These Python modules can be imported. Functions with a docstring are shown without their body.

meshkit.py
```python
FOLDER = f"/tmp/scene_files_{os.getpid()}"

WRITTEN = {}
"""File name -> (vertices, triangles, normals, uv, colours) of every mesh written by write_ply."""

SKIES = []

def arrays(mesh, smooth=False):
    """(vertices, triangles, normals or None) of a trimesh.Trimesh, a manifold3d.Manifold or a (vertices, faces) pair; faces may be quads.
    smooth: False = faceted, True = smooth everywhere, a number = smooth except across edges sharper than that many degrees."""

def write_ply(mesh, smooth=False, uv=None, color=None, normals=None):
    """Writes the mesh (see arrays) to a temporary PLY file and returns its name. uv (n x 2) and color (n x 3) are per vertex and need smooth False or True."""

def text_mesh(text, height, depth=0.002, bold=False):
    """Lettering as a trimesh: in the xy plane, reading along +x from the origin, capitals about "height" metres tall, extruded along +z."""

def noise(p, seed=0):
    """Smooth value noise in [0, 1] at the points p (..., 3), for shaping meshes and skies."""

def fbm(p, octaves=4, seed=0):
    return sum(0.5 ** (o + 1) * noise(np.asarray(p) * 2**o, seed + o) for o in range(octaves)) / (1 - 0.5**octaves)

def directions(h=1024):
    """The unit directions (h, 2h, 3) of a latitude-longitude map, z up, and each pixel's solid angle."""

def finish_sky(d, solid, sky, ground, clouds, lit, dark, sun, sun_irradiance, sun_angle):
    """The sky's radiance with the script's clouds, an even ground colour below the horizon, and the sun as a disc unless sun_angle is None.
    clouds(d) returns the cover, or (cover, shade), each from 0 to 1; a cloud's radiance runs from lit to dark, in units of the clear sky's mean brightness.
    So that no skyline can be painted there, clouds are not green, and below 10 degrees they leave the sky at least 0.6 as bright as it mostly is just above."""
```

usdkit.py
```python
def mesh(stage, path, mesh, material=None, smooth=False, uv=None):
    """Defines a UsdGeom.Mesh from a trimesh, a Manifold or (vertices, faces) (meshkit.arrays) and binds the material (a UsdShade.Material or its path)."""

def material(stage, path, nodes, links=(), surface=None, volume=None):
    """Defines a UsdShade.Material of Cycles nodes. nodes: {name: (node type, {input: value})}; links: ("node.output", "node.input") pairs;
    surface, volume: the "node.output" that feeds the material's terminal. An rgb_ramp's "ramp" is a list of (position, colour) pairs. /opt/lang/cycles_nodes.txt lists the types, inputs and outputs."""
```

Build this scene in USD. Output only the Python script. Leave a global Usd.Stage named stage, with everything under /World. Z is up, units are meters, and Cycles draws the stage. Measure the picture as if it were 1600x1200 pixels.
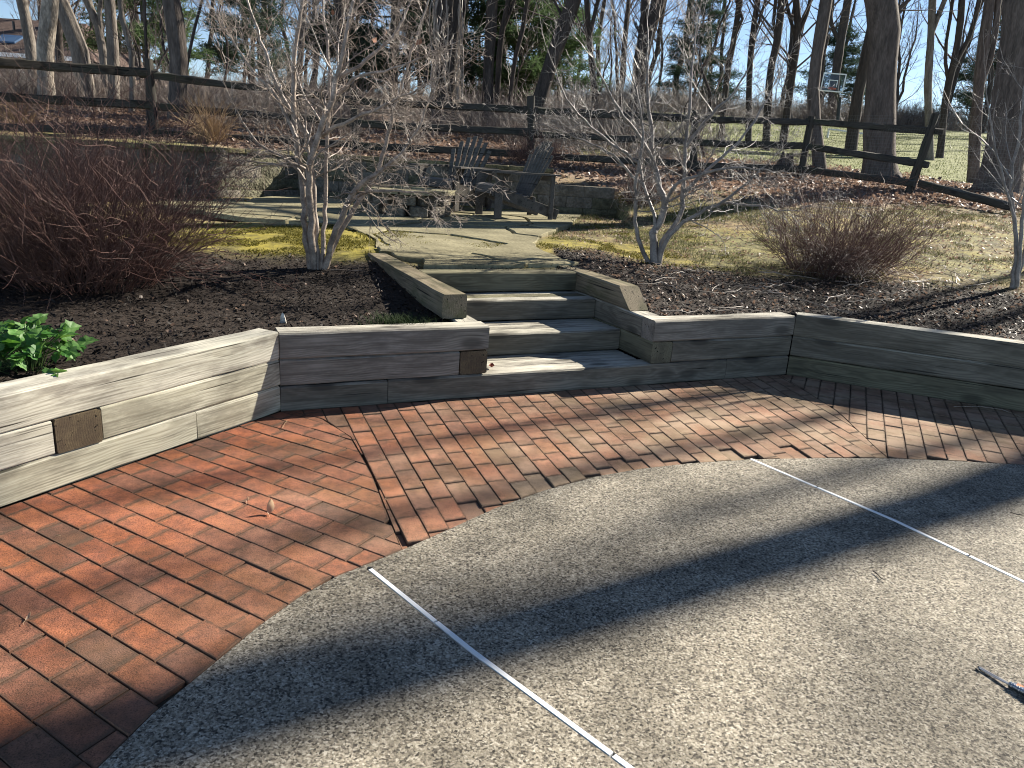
import math, numpy as np, trimesh, usdkit, meshkit
from pxr import Usd, UsdGeom, UsdLux, UsdShade, Sdf, Gf, Vt
from scipy.interpolate import RBFInterpolator
from scipy.spatial import Voronoi
from shapely.geometry import Polygon, LineString, Point, box as sbox
from shapely.prepared import prep
from shapely.ops import substring
import shapely

stage = Usd.Stage.CreateInMemory()
UsdGeom.SetStageUpAxis(stage, 'Z'); UsdGeom.SetStageMetersPerUnit(stage, 1.0)
UsdGeom.Xform.Define(stage, '/World'); UsdGeom.Scope.Define(stage, '/World/Looks')
PI = math.pi
# ------------------------------------------------------------------ camera, sky, sun, exposure
FPX, PITCH, ROLL, EYE = 1200.0, math.radians(16.5), math.radians(-3.8), 1.40
SUN_AZ, SUN_EL = math.radians(54.5), math.radians(30.5)
SUN_I, SKY_S, EXPOSURE = 1.25, 0.05, 1.6
_cp, _sp, _c, _s = math.cos(PITCH), math.sin(PITCH), math.cos(ROLL), math.sin(ROLL)
_R, _F, _D = np.array([1, 0, 0.]), np.array([0, _cp, -_sp]), np.array([0, -_sp, -_cp])
CR, CD = _c * _R + _s * _D, -_s * _R + _c * _D
CAMP = np.array([0, 0, EYE])
cam = UsdGeom.Camera.Define(stage, '/World/camera')
cam.CreateHorizontalApertureAttr(36.0); cam.CreateVerticalApertureAttr(27.0)
cam.CreateFocalLengthAttr(36.0 * FPX / 1600); cam.CreateClippingRangeAttr((0.05, 3000))
cam.CreateExposureAttr(EXPOSURE)
m = Gf.Matrix4d(1.0)
for i, r in enumerate((CR, -CD, -_F)):
    m.SetRow(i, Gf.Vec4d(*map(float, r), 0))
m.SetRow(3, Gf.Vec4d(0, 0, EYE, 1))
cam.AddTransformOp().Set(m)
SUN = np.array([math.sin(SUN_AZ) * math.cos(SUN_EL), math.cos(SUN_AZ) * math.cos(SUN_EL), math.sin(SUN_EL)])

def mat(name, nodes, links=(), surface='p.BSDF', volume=None):
    return usdkit.material(stage, '/World/Looks/' + name, nodes, links, surface=surface, volume=volume)

sky_m = mat('sky', {'s': ('sky_texture', {'sky_type': 'single_scattering', 'sun_disc': False, 'sun_elevation': SUN_EL, 'sun_rotation': SUN_AZ, 'altitude': 100.0,
            'air_density': 0.7, 'aerosol_density': 0.05, 'ozone_density': 1.0}), 'b': ('background_shader', {'strength': SKY_S})}, [('s.color', 'b.color')], surface='b.background')
dome = UsdLux.DomeLight.Define(stage, '/World/sky')
UsdShade.MaterialBindingAPI.Apply(dome.GetPrim()).Bind(sky_m)
dome.GetPrim().SetCustomDataByKey('kind', 'structure')
sun = UsdLux.DistantLight.Define(stage, '/World/sun')
sun.CreateIntensityAttr(SUN_I); sun.CreateAngleAttr(0.53); sun.CreateNormalizeAttr(True); sun.CreateColorAttr(Gf.Vec3f(1, .93, .81))
_z = SUN; _x = np.cross([0, 0, 1.0], _z); _x /= np.linalg.norm(_x); _y = np.cross(_z, _x)
m = Gf.Matrix4d(1.0)
for i, r in enumerate((_x, _y, _z)):
    m.SetRow(i, Gf.Vec4d(*map(float, r), 0))
sun.AddTransformOp().Set(m)

# ------------------------------------------------------------------ helpers
def ray(u, v):
    return (u - 800) / FPX * CR + (v - 600) / FPX * CD + _F
def at(u, v, y):                      # the point seen at photo pixel u, v that lies y metres ahead
    d = ray(u, v); return CAMP + d * (y / d[1])
def atz(u, v, z):
    d = ray(u, v); return CAMP + d * ((z - EYE) / d[2])
def project(p):
    d = np.asarray(p, float) - CAMP
    w = d @ _F
    return np.stack([800 + FPX * (d @ CR) / w, 600 + FPX * (d @ CD) / w], -1)

_names = {}
def numbered(parent, name):
    k = _names.get((parent, name), 0); _names[(parent, name)] = k + 1
    return f'{parent}/{name}' + (f'_{k:03d}' if k else '')

def tag(prim, label=None, cat=None, group=None, kind=None):
    for k, v in (('label', label), ('category', cat), ('group', group), ('kind', kind)):
        if v: prim.SetCustomDataByKey(k, v)

def setx(g, M):                        # 4x4 column-convention numpy matrix
    g.AddTransformOp().Set(Gf.Matrix4d(*[float(x) for x in np.asarray(M).T.ravel()]))

def frame(o, x, up=(0, 0, 1)):         # matrix whose local x runs along x
    x = np.asarray(x, float) / np.linalg.norm(x); y = np.cross(up, x); y /= np.linalg.norm(y); z = np.cross(x, y)
    M = np.eye(4); M[:3, 0], M[:3, 1], M[:3, 2], M[:3, 3] = x, y, z, o
    return M

class Node:
    def __init__(self, path, prim, base): self.path, self.prim, self.base = path, prim, np.asarray(base, float)
    def part(self, name, mesh, material, smooth=False, label=None, kind=None, xf=None, edge=None):
        p = numbered(self.path, name)
        v, f = arr(mesh)
        b = self.base
        if xf is not None:
            X = np.array(xf, float); X[:3, 3] -= b
            g = usdkit.mesh(stage, p, (v, f), material, smooth); setx(g, X)
            nb = np.zeros(3)
        else:
            g = usdkit.mesh(stage, p, (v - b, f), material, smooth); nb = b
        if edge is not None: UsdGeom.PrimvarsAPI(g).CreatePrimvar('edge', Sdf.ValueTypeNames.Color3fArray, 'vertex').Set(Vt.Vec3fArray.FromNumpy(np.repeat(np.asarray(edge, np.float32)[:, None], 3, 1)))
        tag(g.GetPrim(), label, kind=kind)
        return Node(p, g.GetPrim(), nb)

def arr(mesh):
    if isinstance(mesh, tuple): v, f = np.asarray(mesh[0], float), np.asarray(mesh[1], int)
    else: v, f = np.asarray(mesh.vertices, float), np.asarray(mesh.faces, int)
    if f.shape[1] == 4: f = np.vstack([f[:, [0, 1, 2]], f[:, [0, 2, 3]]])
    return v, f

def thing(name, label, cat, base=(0, 0, 0), group=None, kind=None):
    p = numbered('/World', name); x = UsdGeom.Xform.Define(stage, p)
    x.AddTranslateOp().Set(Gf.Vec3d(*map(float, base)))
    tag(x.GetPrim(), label, cat, group, kind)
    return Node(p, x.GetPrim(), base)

def single(name, mesh, material, label=None, cat=None, group=None, kind=None, smooth=False):
    p = numbered('/World', name); v, f = arr(mesh)
    g = usdkit.mesh(stage, p, (v, f), material, smooth); tag(g.GetPrim(), label, cat, group, kind)
    return g

def join(ms):
    vs, fs, n = [], [], 0
    for mm in ms:
        v, f = arr(mm); vs.append(v); fs.append(f + n); n += len(v)
    return np.vstack(vs), np.vstack(fs)

def bx(size, M=None, c=None, bev=0.0):
    """Box of the given size centred at c (or with matrix M); bev chamfers the edges."""
    sx, sy, sz = np.asarray(size, float) / 2
    if bev <= 0:
        b = trimesh.creation.box(size); v, f = np.array(b.vertices), np.array(b.faces)
    else:
        pts = []
        for x in (-1, 1):
            for y in (-1, 1):
                for z in (-1, 1):
                    pts += [(x * (sx - bev), y * (sy - bev), z * sz), (x * (sx - bev), y * sy, z * (sz - bev)), (x * sx, y * (sy - bev), z * (sz - bev))]
        h = trimesh.convex.convex_hull(np.array(pts)); v, f = np.array(h.vertices), np.array(h.faces)
    if M is not None: v = v @ M[:3, :3].T + M[:3, 3]
    if c is not None: v = v + np.asarray(c, float)
    return v, f

def board(a, b, w, t, up=(0, 0, 1), bev=.003):
    """A board from a to b, w wide across, t thick along up."""
    a, b = np.asarray(a, float), np.asarray(b, float)
    M = frame((a + b) / 2, b - a, up)
    return bx((np.linalg.norm(b - a), w, t), M, bev=bev)

class Tubes:
    """Many tapering tubes in one mesh."""
    def __init__(self): self.it = {}
    def add(self, p, r, sides=3):
        p = np.asarray(p, float); self.it.setdefault((len(p), sides), []).append((p, np.broadcast_to(r, (len(p),))))
    def mesh(self):
        vs, fs, n = [], [], 0
        for (k, sd), L in self.it.items():
            P = np.array([a for a, _ in L]); R = np.array([b for _, b in L])
            t = np.gradient(P, axis=1); t /= np.linalg.norm(t, axis=2, keepdims=True) + 1e-12
            mean = P[:, -1:] - P[:, :1]
            ref = np.where(np.abs(mean[..., 2:]) < .8 * np.linalg.norm(mean, axis=2, keepdims=True) + 1e-9, [0, 0, 1.0], [1.0, 0, 0])
            a = np.cross(t, ref); a /= np.linalg.norm(a, axis=2, keepdims=True) + 1e-12
            b = np.cross(t, a); g = np.arange(sd) * 2 * PI / sd
            V = P[:, :, None] + R[:, :, None, None] * (np.cos(g)[:, None] * a[:, :, None] + np.sin(g)[:, None] * b[:, :, None])
            i, j = np.meshgrid(np.arange(k - 1), np.arange(sd), indexing='ij')
            q = np.stack([i * sd + j, i * sd + (j + 1) % sd, (i + 1) * sd + (j + 1) % sd, (i + 1) * sd + j], -1).reshape(-1, 4)
            f = np.vstack([q[:, [0, 2, 1]], q[:, [0, 3, 2]]])
            off = n + np.arange(len(L))[:, None, None] * (k * sd)
            vs.append(V.reshape(-1, 3)); fs.append((f[None] + off).reshape(-1, 3)); n += len(L) * k * sd
        return np.vstack(vs), np.vstack(fs)
    def empty(self): return not self.it

def unit(v): v = np.asarray(v, float); return v / (np.linalg.norm(v) + 1e-12)

def wander(rng, p, d, L, n, wob, trop=0.0, kink=0.0):
    """A bent twig from p towards d."""
    pts = [np.asarray(p, float)]; d = unit(d)
    for i in range(n - 1):
        d = unit(d + rng.normal(0, wob, 3) + np.array([0, 0, trop]) + (kink * (-1) ** i * np.cross(d, [.3, .2, 1]) if kink else 0))
        pts.append(pts[-1] + d * L / (n - 1))
    return np.array(pts)

def along(pts, t):
    k = t * (len(pts) - 1); i = min(int(k), len(pts) - 2); f = k - i
    return pts[i] * (1 - f) + pts[i + 1] * f, unit(pts[i + 1] - pts[i])

def side_dir(rng, d, ang):
    a = rng.normal(size=3); a -= d * (a @ d); a = unit(a)
    return unit(d * math.cos(ang) + a * math.sin(ang))

def ramify(tb, rng, pts, r0, lv, spec, tmin=.25):
    """Adds side branches to pts. spec: one dict a level: n, len, ang, wob, trop, rr, k, sides."""
    if lv >= len(spec): return
    s = spec[lv]; Ltot = np.linalg.norm(np.diff(pts, axis=0), axis=1).sum()
    n = rng.poisson(s['n']) if lv else int(s['n'])
    for _ in range(max(n, 0)):
        t = rng.uniform(tmin, .98); p, d = along(pts, t)
        L = s['len'] * (Ltot if s.get('rel', True) else 1) * rng.uniform(.55, 1.25) * (1 - .45 * t)
        r = max(r0 * (1 - .75 * t) * s['rr'], spec[-1].get('rmin', .001))
        q = wander(rng, p, side_dir(rng, d, math.radians(rng.normal(s['ang'], 10))), L, s['k'], s['wob'], s['trop'], s.get('kink', 0))
        tb.add(q, np.linspace(r, r * .35, len(q)), s.get('sides', 3))
        ramify(tb, rng, q, r, lv + 1, spec, .15)

# ------------------------------------------------------------------ materials
def pr(**k): return ('principled_bsdf', k)
GEO = ('geometry', {})
def bump(strength, dist): return ('bump', {'strength': strength, 'distance': dist})

def timber_mat(name, light, dark, stain, off, top=(.58, .55, .47), lit_bleach=.8):
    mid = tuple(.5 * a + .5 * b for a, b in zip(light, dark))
    return mat(name, {
        't': ('texture_coordinate', {}),
        'lo': ('mapping', {'scale': (.8, 4, 4), 'location': (off * 3.1, off, 0)}), 'nlo': ('noise_texture', {'scale': 1.0, 'detail': 2.0}),
        'off': ('vector_math', {'math_type': 'multiply_add', 'vector2': (.07, .07, .07), 'vector3': (0, 0, 0)}),
        'sq': ('mapping', {'scale': (.06, 1, 1), 'location': (0, .03 + .02 * off, -.16 + .03 * off)}), 'ad': ('vector_math', {'math_type': 'add'}),
        'kn': ('mapping', {'scale': (2.6, 6, 6), 'location': (off * 2.3 + .4, off * 1.7, .2)}), 'vk': ('voronoi_texture', {'scale': 1.0}),
        'k1': ('map_range', {'range_type': 'smoothstep', 'from_min': .05, 'from_max': .60, 'to_min': 12.0, 'to_max': 0.0, 'clamp': True}),
        'k2': ('map_range', {'range_type': 'smoothstep', 'from_min': .10, 'from_max': .27, 'to_min': .7, 'to_max': 0.0, 'clamp': True}),
        'w': ('wave_texture', {'wave_type': 'rings', 'rings_direction': 'x', 'scale': 34.0, 'distortion': .9, 'detail': 2.0, 'detail_scale': 2.0}),
        'fb': ('mapping', {'scale': (2, 115, 115)}), 'nf': ('noise_texture', {'scale': 1.0, 'detail': 4.0, 'roughness': .65}),
        'ck': ('mapping', {'scale': (1.1, 48, 48), 'location': (off * 7, 0, 0)}), 'nc': ('noise_texture', {'scale': 1.0, 'detail': 2.0}),
        'rc': ('rgb_ramp', {'ramp': [(0, (0, 0, 0)), (.30, (0, 0, 0)), (.345, (1, 1, 1)), (1, (1, 1, 1))]}),
        'st': ('mapping', {'scale': (2.0, 7, 7), 'location': (off * 5, off, off)}), 'ns': ('noise_texture', {'scale': 1.0, 'detail': 6.0, 'roughness': .7}),
        'rs': ('rgb_ramp', {'ramp': [(0, (0, 0, 0)), (.46, (0, 0, 0)), (.62, (1, 1, 1)), (1, (1, 1, 1))]}),
        'gp': ('geometry', {}), 'nz': ('separate_xyz', {}), 'tz': ('map_range', {'from_min': .55, 'from_max': .92, 'to_min': 0.0, 'to_max': lit_bleach, 'clamp': True}), 'mt': ('mix_color', {'b': top}), 'nb': ('noise_texture', {'scale': 1.7, 'detail': 3.0}), 'rb': ('rgb_ramp', {'ramp': [(0, (.72, .74, .70)), (.4, (.86, .86, .83)), (.62, (1.05, 1.04, 1.03)), (1, (1.2, 1.2, 1.2))]}), 'mb': ('mix_color', {'blend_type': 'multiply', 'fac': 1.0}),  # upward faces lightened: bleached tops plus sunlight painted into the colour
        'rw': ('rgb_ramp', {'ramp': [(0, mid), (.35, tuple(.7 * a + .3 * b for a, b in zip(light, dark))), (.7, light), (1, light)]}),
        'm1': ('mix_color', {'blend_type': 'multiply', 'fac': .8}), 'rf': ('rgb_ramp', {'ramp': [(0, (.22, .21, .20)), (.37, (.52, .51, .50)), (.49, (1.0, 1.0, 1.0)), (1, (1.2, 1.2, 1.2))]}),
        'm2': ('mix_color', {'b': stain}), 'm2f': ('math', {'math_type': 'multiply', 'value2': .65}), 'mk': ('mix_color', {'b': tuple(.45 * x for x in dark)}),
        'm3': ('mix_color', {'a': tuple(.2 * x for x in dark)}),
        'hs': ('math', {'math_type': 'multiply_add', 'value2': .8}), 'hw': ('math', {'math_type': 'multiply', 'value2': .18}), 'hm': ('math', {'math_type': 'multiply_add', 'value2': 1.2}),
        'b': bump(.5, .002), 'p': pr(roughness=.85, specular_ior_level=.2)},
        [('t.object', 'lo.vector'), ('lo.vector', 'nlo.vector'), ('nlo.color', 'off.vector1'), ('t.object', 'sq.vector'), ('sq.vector', 'ad.vector1'), ('off.vector', 'ad.vector2'),
         ('t.object', 'kn.vector'), ('kn.vector', 'vk.vector'), ('vk.distance', 'k1.value'), ('vk.distance', 'k2.value'), ('k1.result', 'w.phase'),
         ('ad.vector', 'w.vector'), ('t.object', 'fb.vector'), ('fb.vector', 'nf.vector'), ('t.object', 'ck.vector'), ('ck.vector', 'nc.vector'), ('nc.fac', 'rc.fac'),
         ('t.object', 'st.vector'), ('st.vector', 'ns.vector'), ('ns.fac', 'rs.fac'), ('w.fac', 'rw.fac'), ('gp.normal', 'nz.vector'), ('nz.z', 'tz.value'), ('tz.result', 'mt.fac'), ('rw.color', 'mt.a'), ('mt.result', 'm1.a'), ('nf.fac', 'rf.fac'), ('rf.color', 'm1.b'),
         ('gp.position', 'nb.vector'), ('nb.fac', 'rb.fac'), ('m1.result', 'mb.a'), ('rb.color', 'mb.b'),
         ('mb.result', 'm2.a'), ('rs.color', 'm2f.value1'), ('m2f.value', 'm2.fac'), ('m2.result', 'mk.a'), ('k2.result', 'mk.fac'), ('mk.result', 'm3.b'), ('rc.color', 'm3.fac'), ('m3.result', 'p.base_color'),
         ('w.fac', 'hw.value1'), ('nf.fac', 'hs.value1'), ('hw.value', 'hs.value3'), ('rc.color', 'hm.value1'), ('hs.value', 'hm.value3'), ('hm.value', 'b.height'), ('b.normal', 'p.normal')])

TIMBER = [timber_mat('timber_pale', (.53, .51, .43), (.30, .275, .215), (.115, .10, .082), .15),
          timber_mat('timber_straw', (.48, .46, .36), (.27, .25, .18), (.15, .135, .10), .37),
          timber_mat('timber_grey_shaded', (.20, .18, .158), (.105, .094, .08), (.07, .06, .05), .73),  # this tone and the next two carry wall and riser shade in their colour
          timber_mat('timber_dark_shaded', (.155, .142, .118), (.08, .073, .06), (.055, .05, .04), 1.21),
          timber_mat('timber_green_shaded', (.125, .118, .083), (.066, .062, .044), (.045, .04, .03), 1.63, (.30, .275, .17), .7),
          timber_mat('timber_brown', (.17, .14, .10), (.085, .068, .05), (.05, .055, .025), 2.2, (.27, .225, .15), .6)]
T_END = timber_mat('timber_end', (.13, .10, .06), (.06, .045, .028), (.05, .035, .025), 2.1, (.2, .2, .2), 0.0)
T_DARK = timber_mat('fence_wood', (.05, .044, .038), (.022, .02, .018), (.03, .034, .02), 2.6, (.10, .09, .08), .5)
T_CHAIR = timber_mat('chair_wood', (.10, .09, .082), (.055, .05, .046), (.05, .047, .04), 3.1, (.22, .20, .18), .6)

def brick_mat(name, a, b, island=False):
    n = {'t': ('texture_coordinate', {}), 'g': GEO,
         'n1': ('noise_texture', {'scale': 12.0, 'detail': 6.0, 'roughness': .72}), 'n2': ('noise_texture', {'scale': 210.0, 'detail': 3.0, 'roughness': .65}),
         'n3': ('noise_texture', {'scale': 3.0, 'detail': 5.0, 'roughness': .7}),
         'r1': ('rgb_ramp', {'ramp': [(0, tuple(.55 * x for x in b)), (.36, tuple(.62 * x + .012 for x in b)), (.47, b), (.60, a), (1, tuple(1.1 * x for x in a))]}),
         'r2': ('rgb_ramp', {'ramp': [(0, (.16, .14, .14)), (.38, (.30, .28, .27)), (.46, (.88, .87, .86)), (.58, (1.05, 1.05, 1.05)), (.72, (1.3, 1.25, 1.2)), (1, (1.4, 1.35, 1.3))]}),
         'mu': ('mix_color', {'blend_type': 'multiply', 'fac': .9}),
         'r3': ('rgb_ramp', {'ramp': [(0, (0, 0, 0)), (.42, (0, 0, 0)), (.66, (.8, .8, .8)), (1, (1, 1, 1))]}),
         'xyz': ('separate_xyz', {}), 'mr': ('map_range', {'from_min': -1.3, 'from_max': 1.0, 'to_min': .12, 'to_max': .88, 'clamp': True}),
         'ml': ('math', {'math_type': 'multiply'}), 'ad': ('math', {'math_type': 'add', 'use_clamp': True}), 'sc': ('math', {'math_type': 'multiply', 'value2': .62}),
         'n5': ('noise_texture', {'scale': 2.4, 'detail': 5.0, 'roughness': .7}), 'r5': ('rgb_ramp', {'ramp': [(0, (.50, .52, .44)), (.40, (.66, .67, .60)), (.56, (1, 1, 1)), (1, (1.05, 1.05, 1.05))]}), 'm5': ('mix_color', {'blend_type': 'multiply', 'fac': .9}), 'ea': ('attribute', {'attribute': 'edge'}), 'n6': ('noise_texture', {'scale': 34.0, 'detail': 4.0, 'roughness': .7}), 'es': ('math', {'math_type': 'multiply_add', 'value2': .55}), 'er': ('rgb_ramp', {'ramp': [(0, (0, 0, 0)), (.84, (0, 0, 0)), (1, (.75, .75, .75))]}), 'ed': ('mix_color', {'b': (.085, .06, .042)}), 'eo': ('math', {'math_type': 'subtract', 'value2': .275}), 'du': ('mix_color', {'b': (.33, .235, .16)}),
         'bu': bump(.55, .004), 'p': pr(roughness=.9, specular_ior_level=.2)}
    l = [('g.position', 'n1.vector'), ('g.position', 'n2.vector'), ('g.position', 'n3.vector'), ('n1.fac', 'r1.fac'), ('r1.color', 'mu.a'), ('n2.fac', 'r2.fac'), ('r2.color', 'mu.b'),
         ('g.position', 'xyz.vector'), ('xyz.x', 'mr.value'), ('n3.fac', 'r3.fac'), ('mr.result', 'ml.value1'), ('r3.color', 'ml.value2'), ('mr.result', 'sc.value1'), ('sc.value', 'ad.value1'), ('ml.value', 'ad.value2'), ('ad.value', 'du.fac'),
         ('mu.result', 'du.a'), ('g.position', 'n5.vector'), ('n5.fac', 'r5.fac'), ('du.result', 'm5.a'), ('r5.color', 'm5.b'), ('ea.fac', 'eo.value1'), ('n6.fac', 'es.value1'), ('eo.value', 'es.value3'), ('es.value', 'er.fac'), ('er.color', 'ed.fac'), ('m5.result', 'ed.a'), ('ed.result', 'p.base_color'), ('n2.fac', 'bu.height'), ('bu.normal', 'p.normal')]
    if island:
        n['ri'] = ('rgb_ramp', {'ramp': [(0, (.75, .72, .7)), (.5, (1, 1, 1)), (1, (1.15, 1.2, 1.25))]}); n['mi'] = ('mix_color', {'blend_type': 'multiply', 'fac': 1.0})
        l.remove(('mu.result', 'du.a')); l += [('g.random_per_island', 'ri.fac'), ('mu.result', 'mi.a'), ('ri.color', 'mi.b'), ('mi.result', 'du.a')]
    return mat(name, n, l)
BRICK = [brick_mat(f'brick_tone_{i}', a, b) for i, (a, b) in enumerate([
    ((.43, .135, .062), (.30, .10, .054)), ((.38, .115, .055), (.26, .085, .048)), ((.44, .15, .072), (.33, .115, .062)),
    ((.27, .095, .058), (.19, .075, .05)), ((.33, .13, .08), (.22, .09, .06)), ((.21, .095, .065), (.15, .075, .055)), ((.36, .12, .068), (.24, .085, .052)), ((.27, .205, .135), (.20, .155, .10))])]
BRICK_ALL = brick_mat('brick_mixed', (.36, .115, .062), (.25, .085, .05), True)

CONCRETE = mat('aggregate_concrete', {
    'g': GEO, 'v': ('voronoi_texture', {'scale': 165.0, 'randomness': 1.0}), 'sep': ('separate_color', {}),
    'nw': ('noise_texture', {'scale': 60.0, 'detail': 2.0}), 'wa': ('vector_math', {'math_type': 'multiply_add', 'vector2': (.012, .012, .012)}),
    'rc': ('rgb_ramp', {'ramp': [(0, (.06, .054, .045)), (.15, (.135, .12, .098)), (.36, (.26, .23, .18)), (.7, (.34, .303, .235)), (1, (.50, .46, .38))]}),
    'nd': ('noise_texture', {'scale': 140.0, 'detail': 3.0, 'roughness': .7}), 're': ('rgb_ramp', {'ramp': [(0, (.16, .15, .14)), (.37, (.42, .41, .39)), (.46, (.80, .79, .78)), (.54, (1, 1, 1)), (1, (1.1, 1.1, 1.1))]}), 'm1': ('mix_color', {'blend_type': 'multiply', 'fac': 1.0}),
    'n1': ('noise_texture', {'scale': 1.9, 'detail': 6.0, 'roughness': .68}), 'r1': ('rgb_ramp', {'ramp': [(0, (.44, .44, .44)), (.42, (.62, .62, .62)), (.57, (1, 1, 1)), (1, (1.08, 1.06, 1.02))]}),
    'm2': ('mix_color', {'blend_type': 'multiply', 'fac': .85}), 'n2': ('noise_texture', {'scale': 22.0, 'detail': 4.0, 'roughness': .7}), 'r2': ('rgb_ramp', {'ramp': [(0, (.6, .6, .6)), (.38, (.8, .8, .8)), (.56, (1, 1, 1)), (1, (1.1, 1.1, 1.1))]}),
    'm3': ('mix_color', {'blend_type': 'multiply', 'fac': .8}), 'b': bump(.5, .003), 'p': pr(roughness=.85, specular_ior_level=.2)},
    [('g.position', 'nw.vector'), ('nw.color', 'wa.vector1'), ('g.position', 'wa.vector3'), ('wa.vector', 'v.vector'), ('g.position', 'nd.vector'), ('v.color', 'sep.color'), ('sep.r', 'rc.fac'), ('nd.fac', 're.fac'), ('rc.color', 'm1.a'), ('re.color', 'm1.b'),
     ('g.position', 'n1.vector'), ('n1.fac', 'r1.fac'), ('m1.result', 'm2.a'), ('r1.color', 'm2.b'), ('g.position', 'n2.vector'), ('n2.fac', 'r2.fac'), ('m2.result', 'm3.a'), ('r2.color', 'm3.b'),
     ('m3.result', 'p.base_color'), ('nd.fac', 'b.height'), ('b.normal', 'p.normal')])

def rough_mat(name, a, b, scale=6.0, bumps=.5, dist=.02, fine=60.0, rough=.9, spec=.15, stretch=None):
    n = {'g': GEO, 'mp': ('mapping', {'scale': stretch or (1, 1, 1)}), 'n1': ('noise_texture', {'scale': scale, 'detail': 5.0, 'roughness': .65}), 'n2': ('noise_texture', {'scale': fine, 'detail': 3.0}),
         'r1': ('rgb_ramp', {'ramp': [(0, b), (.35, b), (.65, a), (1, a)]}), 'r2': ('rgb_ramp', {'ramp': [(0, (.5, .5, .5)), (.42, (.8, .8, .8)), (.6, (1.08, 1.08, 1.08)), (1, (1.2, 1.2, 1.2))]}),
         'm': ('mix_color', {'blend_type': 'multiply', 'fac': .9}), 'b': bump(bumps, dist), 'p': pr(roughness=rough, specular_ior_level=spec)}
    return mat(name, n, [('g.position', 'mp.vector'), ('mp.vector', 'n1.vector'), ('mp.vector', 'n2.vector'), ('n1.fac', 'r1.fac'), ('n2.fac', 'r2.fac'), ('r1.color', 'm.a'), ('r2.color', 'm.b'), ('m.result', 'p.base_color'), ('n2.fac', 'b.height'), ('b.normal', 'p.normal')])

def plain(name, c, rough=.6, metal=0.0, spec=.4): return mat(name, {'p': pr(base_color=c, roughness=rough, metallic=metal, specular_ior_level=spec)})

def island_mat(name, ramp, rough=.85, trans=0.0, spec=.2):
    n = {'g': GEO, 'r': ('rgb_ramp', {'ramp': ramp}), 'p': pr(roughness=rough, specular_ior_level=spec)}
    l = [('g.random_per_island', 'r.fac'), ('r.color', 'p.base_color')]
    if trans:
        n['tr'] = ('translucent_bsdf', {}); n['mx'] = ('mix_closure', {'fac': trans}); l += [('r.color', 'tr.color'), ('p.BSDF', 'mx.closure1'), ('tr.BSDF', 'mx.closure2')]
        return mat(name, n, l, surface='mx.closure')
    return mat(name, n, l)

BARK_GREY = rough_mat('bark_grey', (.20, .175, .15), (.10, .085, .072), 4.0, .9, .02, 22.0, stretch=(3, 3, .6))
BARK_BROWN = rough_mat('bark_brown', (.13, .108, .094), (.06, .05, .044), 4.0, .9, .025, 20.0, stretch=(3, 3, .5))
BARK_DARK = rough_mat('bark_dark', (.075, .06, .052), (.035, .03, .027), 4.0, .9, .02, 22.0, stretch=(3, 3, .5))
BARK_PALE = rough_mat('bark_pale', (.33, .29, .24), (.13, .11, .09), 5.0, .9, .02, 16.0, stretch=(2, 2, .8))
TWIG_PALE = rough_mat('twig_pale', (.35, .285, .23), (.14, .105, .08), 14.0, .3, .003, 90.0, rough=.5, spec=.5)
TWIG_GREY = rough_mat('twig_grey', (.25, .22, .195), (.11, .095, .085), 14.0, .3, .003, 90.0, rough=.5, spec=.5)
TWIG_RED = island_mat('twig_red', [(0, (.09, .046, .036)), (.45, (.20, .105, .08)), (.8, (.29, .18, .14)), (1, (.46, .34, .27))], rough=.6, spec=.25)
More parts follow.
